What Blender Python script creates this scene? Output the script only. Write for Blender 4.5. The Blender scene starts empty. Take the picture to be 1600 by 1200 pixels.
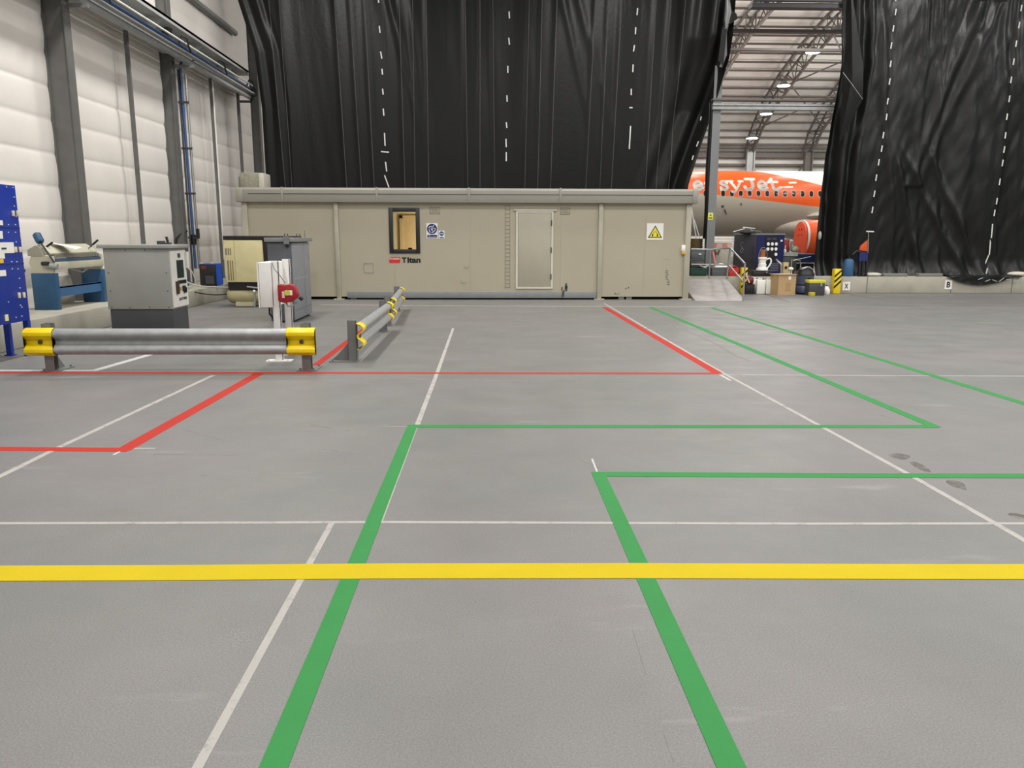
import bpy, bmesh, math, random
from mathutils import Vector, Matrix, noise
random.seed(7)
PI = math.pi
SC = bpy.context.scene
COL = SC.collection
# ------------------------------------------------------------ camera
F = 1215.0
EYE = Vector((0, 0, 1.6))
PITCH = math.atan(232 / F)
YAW = math.radians(1.62)
ROLL = math.radians(0.15)
RM = (Matrix.Rotation(-YAW, 3, 'Z') @ Matrix.Rotation(PI / 2 - PITCH, 3, 'X') @ Matrix.Rotation(ROLL, 3, 'Z'))
cam_d = bpy.data.cameras.new('camera'); cam = bpy.data.objects.new('camera', cam_d); COL.objects.link(cam)
cam_d.sensor_width = 36; cam_d.lens = F / 1600 * 36; cam_d.clip_start = .05; cam_d.clip_end = 300
cam.matrix_world = Matrix.Translation(EYE) @ RM.to_4x4()
SC.camera = cam
# ------------------------------------------------------------ light
w = bpy.data.worlds.new('world'); SC.world = w; w.use_nodes = True
w.node_tree.nodes['Background'].inputs[0].default_value = (.97, .98, 1.0, 1)
w.node_tree.nodes['Background'].inputs[1].default_value = .36
SC.view_settings.view_transform = 'Standard'; SC.view_settings.look = 'None'
SC.view_settings.exposure = 0.0; SC.view_settings.gamma = 1
try: SC.view_settings.use_curve_mapping = False
except Exception: pass
def area(name, loc, sx, sy, power, col=(1, .98, .95), rot=(0, 0, 0)):
    d = bpy.data.lights.new(name, 'AREA'); d.shape = 'RECTANGLE'; d.size = sx; d.size_y = sy
    d.energy = power; d.color = col
    o = bpy.data.objects.new(name, d); o.location = loc; o.rotation_euler = rot; COL.objects.link(o); return o
for ax in (-4.6, 4.0, 12.0, 20.0):
    for ay in (-1.0, 6.0, 12.5, 18.5):
        area('bay_light', (ax, ay, 9.6), 1.6 if ax > 0 else .8, 1.2, 345)
for ax in (4.0, 12.0, 20.0, 28.0):
    for ay in (32.0, 41.0, 50.0, 56.0):
        area('far_bay_light', (ax + .9, ay, 11.2 if ay < 55 else 9.0), 2.0, 1.0, 230)
for ax in (7.0, 14.0, 22.0, 30.0):
    for ay in (31.0, 38.0, 45.0, 52.0):
        d = bpy.data.lights.new('far_bay_roof_fill', 'POINT'); d.energy = 235; d.shadow_soft_size = .2; d.color = (1, .98, .95)  # unseen point lights added to brighten the far roof
        o = bpy.data.objects.new('far_bay_roof_fill', d); o.location = (ax, ay, 10.6 if ay < 50 else 9.2); COL.objects.link(o)

# ------------------------------------------------------------ materials
def lin(c):
    return tuple(((x / 255) / 12.92 if x / 255 <= .04045 else ((x / 255 + .055) / 1.055) ** 2.4) for x in c)
MATS = {}
def mat(name, rgb, rough=.5, metal=0.0, var=.08, vscale=6.0, bump=0.0, bscale=60.0, spec=.5, emit=None, k=1.0, det=3.0):
    if name in MATS: return MATS[name]
    m = bpy.data.materials.new(name); m.use_nodes = True; nt = m.node_tree; N = nt.nodes; L = nt.links
    b = N['Principled BSDF']; c = [min(1, v * k) for v in lin(rgb)] + [1]
    b.inputs['Roughness'].default_value = rough; b.inputs['Metallic'].default_value = metal
    b.inputs['Specular IOR Level'].default_value = spec
    tc = N.new('ShaderNodeTexCoord')
    if var > 0:
        n = N.new('ShaderNodeTexNoise'); n.inputs['Scale'].default_value = vscale; n.inputs['Detail'].default_value = det
        L.new(tc.outputs['Object'], n.inputs['Vector'])
        mx = N.new('ShaderNodeMix'); mx.data_type = 'RGBA'
        mx.inputs[6].default_value = [max(0, v * (1 - var * 1.6)) for v in c[:3]] + [1]
        mx.inputs[7].default_value = [min(1, v * (1 + var * 1.6)) for v in c[:3]] + [1]
        L.new(n.outputs['Fac'], mx.inputs[0]); L.new(mx.outputs[2], b.inputs['Base Color'])
    else:
        b.inputs['Base Color'].default_value = c
    if bump > 0:
        n2 = N.new('ShaderNodeTexNoise'); n2.inputs['Scale'].default_value = bscale; n2.inputs['Detail'].default_value = 3
        L.new(tc.outputs['Object'], n2.inputs['Vector'])
        bp = N.new('ShaderNodeBump'); bp.inputs['Strength'].default_value = bump; bp.inputs['Distance'].default_value = .01
        L.new(n2.outputs['Fac'], bp.inputs['Height']); L.new(bp.outputs[0], b.inputs['Normal'])
    if emit:
        b.inputs['Emission Color'].default_value = list(lin(rgb)) + [1]; b.inputs['Emission Strength'].default_value = emit
    MATS[name] = m; return m

M_white = mat('white_paint', (232, 230, 224), .5)
M_label = mat('white_label', (236, 234, 226), .5, var=.02)
M_black = mat('black_plastic', (22, 22, 23), .45)
M_dark = mat('dark_grey_metal', (62, 63, 66), .5)
M_galv = mat('galvanised_steel', (158, 159, 158), .45, .25, var=.18, vscale=9)
M_galvd = mat('dull_galvanised_steel', (122, 122, 120), .5, .25, var=.15, vscale=5)
M_yel = mat('yellow_plastic', (238, 206, 10), .4)
M_red = mat('red_plastic', (176, 30, 34), .45)
M_blue = mat('royal_blue_paint', (24, 52, 150), .4)
M_teal = mat('slate_blue_paint', (38, 82, 118), .45)
M_cream = mat('cream_grey_paint', (188, 184, 162), .5)
M_beige = mat('beige_panel', (208, 198, 150), .5)
M_conc = mat('concrete', (168, 164, 150), .85, var=.16, vscale=2.2, bump=.3, bscale=30, det=8)
M_grey = mat('grey_paint', (126, 129, 132), .5)
M_chrome = mat('brushed_tube', (170, 170, 166), .35, .7)

# ------------------------------------------------------------ mesh builder
class MB:
    def __init__(s): s.v = []; s.f = []
    def add(s, vs, fs):
        o = len(s.v); s.v += [Vector(a) for a in vs]; s.f += [[i + o for i in f] for f in fs]; return s
    def box(s, x0, x1, y0, y1, z0, z1):
        return s.add([(x, y, z) for z in (z0, z1) for y in (y0, y1) for x in (x0, x1)],
                     [(0, 2, 3, 1), (4, 5, 7, 6), (0, 1, 5, 4), (2, 6, 7, 3), (0, 4, 6, 2), (1, 3, 7, 5)])
    def bar(s, p, q, a, b=None, up=(0, 0, 1)):       # rectangular bar from p to q, a wide, b high
        b = b or a; p = Vector(p); q = Vector(q); d = (q - p).normalized(); u = Vector(up)
        if abs(d.dot(u)) > .98: u = Vector((0, 1, 0))
        sd = d.cross(u).normalized() * a / 2; uu = sd.cross(d).normalized() * b / 2
        vs = [c + i * sd + j * uu for c in (p, q) for j in (-1, 1) for i in (-1, 1)]
        return s.add(vs, [(0, 2, 3, 1), (4, 5, 7, 6), (0, 1, 5, 4), (2, 6, 7, 3), (0, 4, 6, 2), (1, 3, 7, 5)])
    def cyl(s, p, q, r, n=16, r2=None):
        return s.tube([p, q], [r, r if r2 is None else r2], n)
    def tube(s, pts, r, n=10, cap=True):
        pts = [Vector(p) for p in pts]; rs = r if isinstance(r, (list, tuple)) else [r] * len(pts)
        vs = []; prev = None
        for i, p in enumerate(pts):
            d = (pts[min(i + 1, len(pts) - 1)] - pts[max(i - 1, 0)]).normalized()
            if prev is None:
                u = Vector((0, 0, 1)) if abs(d.z) < .9 else Vector((1, 0, 0))
            else: u = prev
            a = d.cross(u).normalized(); u = a.cross(d).normalized(); prev = u
            for k in range(n):
                t = 2 * PI * k / n; vs.append(p + rs[i] * (math.cos(t) * a + math.sin(t) * u))
        fs = [[i * n + k, i * n + (k + 1) % n, (i + 1) * n + (k + 1) % n, (i + 1) * n + k] for i in range(len(pts) - 1) for k in range(n)]
        if cap: fs += [list(range(n))[::-1], [(len(pts) - 1) * n + k for k in range(n)]]
        return s.add(vs, fs)
    def prism(s, poly, y0, y1, axis='Y'):           # poly in (x,z) extruded on y; axis X: poly (y,z) on x; Z: poly (x,y) on z
        n = len(poly); vs = []
        for t in (y0, y1):
            for a, b in poly:
                vs.append((a, t, b) if axis == 'Y' else (t, a, b) if axis == 'X' else (a, b, t))
        return s.add(vs, [list(range(n)), list(range(n, 2 * n))[::-1]] + [[i, (i + 1) % n + 0, (i + 1) % n + n, i + n] for i in range(n)])
    def lathe(s, prof, c, n=24, axis='Z'):          # prof (r, h)
        c = Vector(c); vs = []
        for r, h in prof:
            for k in range(n):
                t = 2 * PI * k / n; a, b = r * math.cos(t), r * math.sin(t)
                vs.append(c + Vector((a, b, h) if axis == 'Z' else (h, a, b) if axis == 'X' else (a, h, b)))
        m = len(prof)
        fs = [[i * n + k, i * n + (k + 1) % n, (i + 1) * n + (k + 1) % n, (i + 1) * n + k] for i in range(m - 1) for k in range(n)]
        fs += [list(range(n))[::-1], [(m - 1) * n + k for k in range(n)]]
        return s.add(vs, fs)
    def ell(s, c, rx, ry, rz, n=20, m=12):
        c = Vector(c); prof = [(max(.001, math.sin(PI * i / m)), -math.cos(PI * i / m)) for i in range(m + 1)]
        o = len(s.v); s.lathe(prof, (0, 0, 0), n)
        for i in range(o, len(s.v)):
            p = s.v[i]; s.v[i] = Vector((p.x * rx, p.y * ry, p.z * rz)) + c
        return s
    def grid(s, fn, nu, nv):
        vs = [fn(i / nu, j / nv) for j in range(nv + 1) for i in range(nu + 1)]
        return s.add(vs, [[j * (nu + 1) + i, j * (nu + 1) + i + 1, (j + 1) * (nu + 1) + i + 1, (j + 1) * (nu + 1) + i] for j in range(nv) for i in range(nu)])
    def xf(s, M, start=0):
        for i in range(start, len(s.v)): s.v[i] = M @ s.v[i]
        return s
    def build(s, name, m, parent=None, bev=0, world=False, label=None, kind=None, solid=0, ang=38, fixn=True):
        me = bpy.data.meshes.new(name)
        off = Vector(parent.location) if (world and parent is not None) else Vector((0, 0, 0))
        if world and parent is not None and parent.parent is not None: off = Vector(parent.parent.location)
        me.from_pydata([tuple(v - off) for v in s.v], [], s.f); me.update()
        bm = bmesh.new(); bm.from_mesh(me)
        if fixn: bmesh.ops.recalc_face_normals(bm, faces=bm.faces)
        if bev:
            es = [e for e in bm.edges if len(e.link_faces) == 2 and e.calc_face_angle(0) > .6]
            try: bmesh.ops.bevel(bm, geom=es, offset=bev, segments=2, profile=.5, affect='EDGES', clamp_overlap=True)
            except Exception: pass
        lim = math.radians(ang)
        for f in bm.faces: f.smooth = True
        for e in bm.edges:
            if len(e.link_faces) != 2 or e.calc_face_angle(0) > lim: e.smooth = False
        bm.to_mesh(me); bm.free()
        o = bpy.data.objects.new(name, me); COL.objects.link(o); me.materials.append(m)
        if solid:
            sm = o.modifiers.new('solid', 'SOLIDIFY'); sm.thickness = solid; sm.offset = 0
        if parent is not None: o.parent = parent
        if label: o['label'] = label
        if kind: o['kind'] = kind
        return o
def thing(name, label, cat, loc=(0, 0, 0), rz=0, group=None):
    o = bpy.data.objects.new(name, None); COL.objects.link(o); o.location = loc; o.rotation_euler = (0, 0, rz)
    o.empty_display_size = .1; o['label'] = label; o['category'] = cat
    if group: o['group'] = group
    return o
def tag(o, label, cat, group=None, kind=None):
    o['label'] = label; o['category'] = cat
    if group: o['group'] = group
    if kind: o['kind'] = kind
    return o
def struct(o): o['kind'] = 'structure'; return o
def at(px, py, Y):                                   # the point that lies at depth Y on the sight line of a pixel
    d = RM @ Vector(((px - 800) / F, -(py - 600) / F, -1)); return EYE + d * (Y / d.y)
def gr(px, py, z=0.0):
    d = RM @ Vector(((px - 800) / F, -(py - 600) / F, -1)); return EYE + d * ((z - 1.6) / d.z)
def X(px, Y, py=430): return at(px, py, Y).x
def Z(py, Y, px=800): return at(px, py, Y).z
def text(name, s, x0, x1, z0, z1, y, m, parent, th=.002, bold=.0, face='-Y', label=None):
    cu = bpy.data.curves.new(name, 'FONT'); cu.body = s; cu.size = 1; cu.offset = bold; cu.extrude = .01
    o = bpy.data.objects.new(name, cu); COL.objects.link(o)
    bpy.context.view_layer.update()
    me = bpy.data.meshes.new_from_object(o.evaluated_get(bpy.context.evaluated_depsgraph_get()))
    bpy.data.objects.remove(o); xs = [v.co.x for v in me.vertices]; ys = [v.co.y for v in me.vertices]
    ax, bx, ay, by = min(xs), max(xs), min(ys), max(ys)
    for v in me.vertices:
        u = (v.co.x - ax) / (bx - ax); t = (v.co.y - ay) / (by - ay); d = th if v.co.z > 0 else 0
        if face == '-Y': v.co = Vector((x0 + u * (x1 - x0), y - d, z0 + t * (z1 - z0)))
        elif face == '+X': v.co = Vector((y + d, x0 + u * (x1 - x0), z0 + t * (z1 - z0)))
    me.name = name; me.materials.clear(); me.materials.append(m)
    ob = bpy.data.objects.new(name, me); COL.objects.link(ob); ob.parent = parent
    if label: ob['label'] = label
    return ob
def arc(cx, cy, r, a0, a1, n=10, ry=None):
    ry = ry or r
    return [(cx + r * math.cos(math.radians(a0 + (a1 - a0) * i / n)), cy + ry * math.sin(math.radians(a0 + (a1 - a0) * i / n))) for i in range(n + 1)]

# ------------------------------------------------------------ floor
def floor_mat():
    m = bpy.data.materials.new('grey_resin_floor'); m.use_nodes = True; nt = m.node_tree; N = nt.nodes; L = nt.links
    b = N['Principled BSDF']; tc = N.new('ShaderNodeTexCoord')
    def no(sc, det=3, rough=.5, stretch=None, off=0):
        n = N.new('ShaderNodeTexNoise'); n.inputs['Scale'].default_value = sc; n.inputs['Detail'].default_value = det; n.inputs['Roughness'].default_value = rough
        if stretch or off:
            mp = N.new('ShaderNodeMapping'); mp.inputs['Scale'].default_value = stretch or (1, 1, 1); mp.inputs['Location'].default_value = (off, off, 0)
            L.new(tc.outputs['Object'], mp.inputs[0]); L.new(mp.outputs[0], n.inputs['Vector'])
        else: L.new(tc.outputs['Object'], n.inputs['Vector'])
        return n
    def ramp(n, a, ca, b_, cb):
        r = N.new('ShaderNodeValToRGB'); r.color_ramp.elements[0].position = a; r.color_ramp.elements[1].position = b_
        r.color_ramp.elements[0].color = ca; r.color_ramp.elements[1].color = cb; L.new(n.outputs['Fac'], r.inputs[0]); return r
    def mix(f, a, b2, mode='MIX'):
        x = N.new('ShaderNodeMix'); x.data_type = 'RGBA'; x.blend_type = mode
        if isinstance(f, float): x.inputs[0].default_value = f
        else: L.new(f, x.inputs[0])
        for i, s in ((6, a), (7, b2)):
            if isinstance(s, tuple): x.inputs[i].default_value = s
            else: L.new(s, x.inputs[i])
        return x.outputs[2]
    k = .535
    base = ramp(no(.45, 4), .35, tuple(v * k for v in lin((157, 157, 152))) + (1,), .65, tuple(v * k for v in lin((165, 160, 158))) + (1,)).outputs[0]
    sp = ramp(no(130, 2, .7), .38, (.86, .86, .86, 1), .66, (1.14, 1.14, 1.13, 1)).outputs[0]
    c = mix(1.0, base, sp, 'MULTIPLY')
    big = ramp(no(1.3, 5, .6), .3, (.93, .93, .93, 1), .7, (1.05, 1.05, 1.05, 1)).outputs[0]
    c = mix(1.0, c, big, 'MULTIPLY')
    # dusty pale smears, long across the bay
    s1 = ramp(no(1.0, 6, .62, (.8, 3.2, 1), 3.1), .60, (0, 0, 0, 1), .78, (1, 1, 1, 1)).outputs[0]
    s2 = ramp(no(.5, 2, .5, None, 9.0), .46, (0, 0, 0, 1), .62, (1, 1, 1, 1)).outputs[0]
    sm = mix(1.0, s1, s2, 'MULTIPLY')
    sc = N.new('ShaderNodeMath'); sc.operation = 'MULTIPLY'; sc.inputs[1].default_value = .62; L.new(sm, sc.inputs[0])
    c = mix(sc.outputs[0], c, tuple(v * .62 for v in lin((214, 210, 204))) + (1,))
    L.new(c, b.inputs['Base Color'])
    rr = ramp(no(2.2, 4), .3, (.42, .42, .42, 1), .7, (.56, .56, .56, 1)); L.new(rr.outputs[0], b.inputs['Roughness'])
    b.inputs['Specular IOR Level'].default_value = .35
    bp = N.new('ShaderNodeBump'); bp.inputs['Strength'].default_value = .35; bp.inputs['Distance'].default_value = .0016
    L.new(no(270, 2).outputs['Fac'], bp.inputs['Height']); L.new(bp.outputs[0], b.inputs['Normal'])
    return m
struct(MB().box(-8.35, 48, -6, 62, -.2, 0).build('floor', floor_mat()))

# ------------------------------------------------------------ painted lines
def tape_mat(name, rgb, wear=.0, k=.62):
    m = mat(name, rgb, .75, var=.05, vscale=3, bump=.25, bscale=190, k=k, spec=.2)
    if wear:
        nt = m.node_tree; N = nt.nodes; L = nt.links; b = N['Principled BSDF']; src = b.inputs['Base Color'].links[0].from_socket
        n = N.new('ShaderNodeTexNoise'); n.inputs['Scale'].default_value = 7; n.inputs['Detail'].default_value = 8; n.inputs['Roughness'].default_value = .75
        tc = N.new('ShaderNodeTexCoord'); L.new(tc.outputs['Object'], n.inputs['Vector'])
        r = N.new('ShaderNodeValToRGB'); r.color_ramp.elements[0].position = .62 - wear * .4; r.color_ramp.elements[1].position = .78 - wear * .4
        L.new(n.outputs['Fac'], r.inputs[0]); mx = N.new('ShaderNodeMix'); mx.data_type = 'RGBA'; L.new(r.outputs[0], mx.inputs[0])
        L.new(src, mx.inputs[6]); mx.inputs[7].default_value = tuple(v * .57 for v in lin((164, 160, 155))) + (1,)
        L.new(mx.outputs[2], b.inputs['Base Color'])
    return m
T_y = tape_mat('yellow_floor_tape', (240, 212, 16), k=.62)
T_g = tape_mat('green_floor_tape', (72, 166, 90), k=.6)
T_r = tape_mat('red_floor_tape', (212, 62, 50), k=.66)
T_w = tape_mat('off_white_joint_filler', (208, 203, 197), .22, k=.64)
T_f = tape_mat('worn_pale_joint', (190, 184, 178), .75)
T_wb = tape_mat('white_floor_tape', (238, 236, 232))
T_d = tape_mat('dark_smear', (128, 124, 118), .3)
T_b = tape_mat('brown_joint', (138, 122, 104), .3)
def line(name, label, pts, wd, m, h, w_end=None):
    P = [gr(*p) for p in pts]; mb = MB(); n = len(P); L = []; R = []
    for i, p in enumerate(P):
        d = (P[min(i + 1, n - 1)] - P[max(i - 1, 0)]).normalized(); s = Vector((-d.y, d.x, 0))
        ww = wd if w_end is None else wd + (w_end - wd) * i / (n - 1)
        L.append(p + s * ww / 2); R.append(p - s * ww / 2)
    vs = [Vector((q.x, q.y, z)) for z in (0.0, h) for q in L + R]
    fs = []
    for i in range(n - 1):
        fs += [[i, i + 1, n + i + 1, n + i], [2 * n + i, 2 * n + n + i, 2 * n + n + i + 1, 2 * n + i + 1],
               [i, 2 * n + i, 2 * n + i + 1, i + 1], [n + i, n + i + 1, 3 * n + i + 1, 3 * n + i]]
    fs += [[0, n, 3 * n, 2 * n], [n - 1, 3 * n - 1, 4 * n - 1, 2 * n - 1]]
    mb.add(vs, fs)
    tag(mb.build(name, m), label, 'floor marking')
line('floor_tape', 'broad yellow floor tape running right across the foreground', [(-900, 898.5), (-80, 896.5), (300, 895), (600, 892.5), (1000, 892), (1400, 893.5), (1690, 893.7), (2600, 894)], .172, T_y, .0030)
G = .0024
line('floor_tape', 'left green floor strip coming toward the viewer, wide at the bottom edge', [(645, 664), (421, 1215), (346, 1400)], .088, T_g, G, .091)
line('floor_tape', 'right green floor strip coming toward the viewer from the nearer green corner', [(935, 740), (1150, 1215), (1234, 1400)], .09, T_g, G, .093)
line('floor_tape', 'farther of the two green cross strips, ending in a sharp point at right', [(640, 666), (1000, 666.5), (1462, 666.5)], .098, T_g, G - .0002)
line('floor_tape', 'nearer of the two green cross strips, running out of the right edge', [(925, 741), (1300, 743), (1690, 744), (2700, 746.6)], .1, T_g, G - .0002)
line('floor_tape', 'green diagonal strip from the cabin to the sharp green point', [(1462, 667.5), (1016, 480)], .1, T_g, G)
line('floor_tape', 'farthest right green diagonal strip leaving through the right edge', [(1112, 481), (1660, 649), (2400, 875.9)], .1, T_g, G)
R_ = .0019
line('floor_tape', 'long thin red cross strip passing in front of the barrier ends', [(-60, 582.5), (400, 582.5), (700, 583.2), (1122, 583.7)], .1, T_r, R_)
line('floor_tape', 'red diagonal strip beside the white joint, left of the green diagonals', [(1122, 583.5), (944, 480)], .115, T_r, R_ + .0001)
line('floor_tape', 'red diagonal strip emerging between the guard barriers', [(478, 582), (620, 477)], .1, T_r, R_ + .0001)
line('floor_tape', 'red diagonal strip on the left between the two red cross strips', [(404, 584), (192, 703.5)], .12, T_r, R_ + .0001)
line('floor_tape', 'short red cross strip entering from the left edge', [(-60, 701), (203, 703)], .105, T_r, R_)
W_ = .0013
line('floor_joint', 'off white cross joint just behind the yellow tape', [(-700, 820), (-60, 818), (300, 817), (600, 816), (900, 817), (1250, 818.5), (1650, 818), (2600, 818)], .034, T_w, W_)
line('floor_joint', 'off white joint running to the bottom edge left of the green strip', [(518, 818), (300, 1215), (198, 1400)], .034, T_w, W_ - .0001)
line('floor_joint', 'off white joint leading from the green corner up to the thin cross line', [(652, 664), (683, 583), (708, 513)], .045, T_w, W_ - .0001)
line('floor_joint', 'hairline white joint along the inner edge of the left green strip', [(596, 815), (652, 666)], .014, T_w, W_ - .0001)
line('floor_joint', 'long off white diagonal joint from cabin to the lower right edge', [(944, 474), (1130, 583), (1275, 662), (1425, 744), (1555, 818), (1640, 867), (2100, 1131)], .042, T_w, W_ - .0002)
line('floor_joint', 'off white diagonal joint crossing the red strip at the left edge', [(-40, 764), (92, 699), (334, 586)], .05, T_w, W_ - .0001)
line('floor_joint', 'faint thin white cross line in the middle of the floor before the cabin', [(706, 513), (1020, 514), (1290, 514.5)], .035, T_f, W_ - .0002)
line('floor_joint', 'thin pale cross line continuing the red strip to the right edge', [(1128, 585.5), (1640, 588), (2600, 592.7)], .032, T_w, W_ - .0003)
line('floor_joint', 'worn pale streak just in front of the long red strip', [(400, 587), (560, 591), (700, 593.5), (865, 596.5)], .035, T_f, W_ - .0003)
line('floor_joint', 'pale cross joint close in front of the cabin', [(500, 476), (650, 477.5), (945, 479), (1150, 479.5)], .08, T_w, W_ - .0003)
line('floor_joint', 'pale cross joint continuing in front of the ramp and crates', [(1105, 480), (1300, 479.5), (1640, 481)], .07, T_f, W_ - .0003)
line('floor_tape', 'bright white strip along the left edge under the guard barrier', [(-60, 579), (152, 579)], .085, T_wb, R_ + .0004)
line('floor_tape', 'bright white diagonal strip under the guard barrier', [(146, 579.5), (242, 552)], .1, T_wb, R_ + .0005)
line('floor_mark', 'short white tick behind the nearer green corner', [(925, 717), (934, 740)], .012, T_wb, W_)
line('floor_mark', 'short white tick left of the farther green corner', [(594, 666), (640, 667)], .012, T_w, W_)
line('floor_mark', 'short white tick right of the left red corner', [(200, 700.5), (242, 700.5)], .014, T_wb, W_)
line('floor_mark', 'small white tick below the left red corner', [(177, 711), (192, 703)], .02, T_wb, W_)
line('floor_mark', 'short white tick past the right end of the red strip', [(1126, 586), (1141, 594.5)], .03, T_wb, W_)
line('floor_joint', 'brown joint angling away from the cardboard box', [(1190, 458), (1234, 472)], .05, T_b, W_)
line('floor_joint', 'brown joint running from the striped bollard along the kerb', [(1316, 459), (1412, 473.5), (1640, 474.5)], .05, T_b, W_)
line('floor_mark', 'curved white scrape between the red and green diagonals', [(1005, 486), (1035, 502), (1080, 520), (1120, 538), (1150, 556), (1172, 564)], .03, T_f, W_)
line('floor_mark', 'white scrape near the far end of the green diagonal', [(1050, 498), (1074, 513)], .025, T_f, W_)
for i_, (a_, b_, w_, l_) in enumerate((((486, 664), (545, 673), .03, 'faint white scrape left of the farther green corner, upper of two'), ((505, 702), (562, 708), .03, 'faint white scrape left of the farther green corner, lower of two'),
        ((284, 670), (345, 687), .012, 'thin white scratch just right of the left red diagonal'), ((362, 638), (394, 637), .018, 'small white fleck above the middle of the red diagonal'),
        ((313, 743), (324, 743.5), .014, 'tiny white dash on the floor left of centre'), ((989, 985), (1010, 1054), .004, 'long hairline scratch beside the right green strip'),
        ((1036, 1142), (1053, 1190), .004, 'hairline scratch near the bottom edge beside the right green strip'), ((905, 716), (948, 735), .02, 'pale scuff around the white tick of the nearer green corner'),
        ((1376, 649), (1392, 652), .03, 'bright white scuff inside the sharp green point'), ((240, 710), (370, 711), .012, 'thin pale line right of the left red corner'))):
    line('floor_mark', l_, [a_, b_], w_, T_f, .0009)
def blotch(label, cx, cy, rx, ry, m, sd, rot=0):
    mb = MB(); n = 22; c = math.cos(rot); s = math.sin(rot); pts = []
    for i in range(n):
        t = 2 * PI * i / n; r = 1 + .35 * noise.noise(Vector((math.cos(t) * 1.5 + sd, math.sin(t) * 1.5, sd)))
        x, y = rx * r * math.cos(t), ry * r * math.sin(t); g = gr(cx + x * c - y * s, cy + x * s + y * c); pts.append((g.x, g.y))
    mb.prism(pts, 0, .0008, 'Z'); tag(mb.build('floor_stain', m), label, 'stain')
T_st = tape_mat('dark_oil_stain', (118, 114, 108), .35)
blotch('dark oily floor stain, first of the trail right of the white diagonal', 1406, 713, 17, 4, T_st, 1, .1)
blotch('dark oily floor stain just above the nearer green cross strip', 1437, 729, 17, 4, T_st, 2, .45)
blotch('dark oily floor stain just below the nearer green cross strip', 1495, 757, 18, 5, T_st, 3, .35)
blotch('faint dark floor stain at the right edge above the white joint', 1590, 806, 16, 3, T_st, 4, .2)
# ------------------------------------------------------------ shell
WX = -7.99
_sa, _sb = [ (lambda d: (EYE + d * (WX / d.x)).z)(RM @ Vector(((50 - 800) / F, -(q - 600) / F, -1))) for q in (234, 342)]
SP = (_sa - _sb) / 2
print('seam', SP, _sb)
M_wall = mat('white_insulation_sheet', (226, 220, 212), .55, var=.05, vscale=1.3, bump=.25, bscale=7)
def wallf(u, v):
    y = -6 + 68 * u; z = 12.5 * v
    q = abs(math.sin(PI * (z - _sb) / SP)) ** .35
    return (WX - .03 + .04 * q + .02 * noise.noise(Vector((y * 1.1, z * .7, 3))) + .016 * noise.noise(Vector((y * 4, z * .35, 1))), y, z)
struct(MB().grid(wallf, 240, 390).build('wall_left', M_wall, ang=80, solid=.02))
struct(MB().prism([(-8.35, -6), (-6.7, -6), (-6.7, 19.4), (-6.72, 26), (-8.35, 26)], 0, .37, 'Z').build('trim_1', M_conc, bev=.02))
pk = MB(); pk.box(5.12, 40, 22.1, 25.6, 0, .47)
struct(pk.build('trim_2', M_conc, bev=.02))
jt = MB()
for xx in (X(1356, 22.1), X(1488, 22.1), X(1583, 22.1)): jt.box(xx - .006, xx + .006, 22.094, 22.1, .01, .46)
tag(jt.build('kerb_joint', M_dark), 'thin vertical movement joints in the right concrete kerb', 'joint', kind='stuff')

M_clad = mat('ivory_cladding', (228, 226, 220), .6, var=.05, vscale=.8)
M_truss = mat('truss_steel', (104, 98, 92), .55, .2, var=.1)
AR = [(61.2, 7.6), (60.3, 9.2), (58.0, 10.9), (54.8, 12.3), (51.2, 13.4), (47.4, 14.15), (43.2, 14.6), (39.0, 14.8), (34, 14.85), (28, 14.7)]
LO = [(59.7, 8.0), (58.4, 9.2), (56.3, 10.2), (53.4, 11.25), (50.5, 12.2), (47.3, 12.95), (43.9, 13.4), (40.3, 13.7), (35, 13.8), (28, 13.6)]
# hangar-two roof (sheet + purlins)
rs = MB(); vs = []
for x in (-8, 46):
    for y, z in AR: vs.append((x, y + .25, z + .3))
n = len(AR); rs.add(vs, [[i, i + 1, n + i + 1, n + i] for i in range(n - 1)])
ceil = struct(rs.build('ceiling', M_clad, solid=.06, ang=5))
def arcpt(P, t):
    i = min(int(t), len(P) - 2); f = t - i; return (P[i][0] * (1 - f) + P[i + 1][0] * f, P[i][1] * (1 - f) + P[i + 1][1] * f)
t = 0.15
while t < 8.9:
    y, z = arcpt(AR, t); MB().box(-8, 46, y - .03, y + .03, z + .08, z + .2).build('purlin', M_truss, ceil)
    t += .29
bw = MB()
bw.box(-8, 46, 61.6, 61.7, 0, 8.2)
for i in range(41): bw.box(-8, 46, 61.57, 61.6, i * .2, i * .2 + .05)
struct(bw.build('wall_back', M_clad))
MB_ = MB().box(-8, 46, 61.0, 61.3, 7.5, 7.85).box(-8, 46, 61.0, 61.25, 8.15, 8.3).box(-8, 46, 61.05, 61.5, 6.9, 7.05)
tag(MB_.build('eaves_beam', M_truss), 'dark horizontal eaves beam along the far wall behind the aircraft', 'beam')
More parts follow.
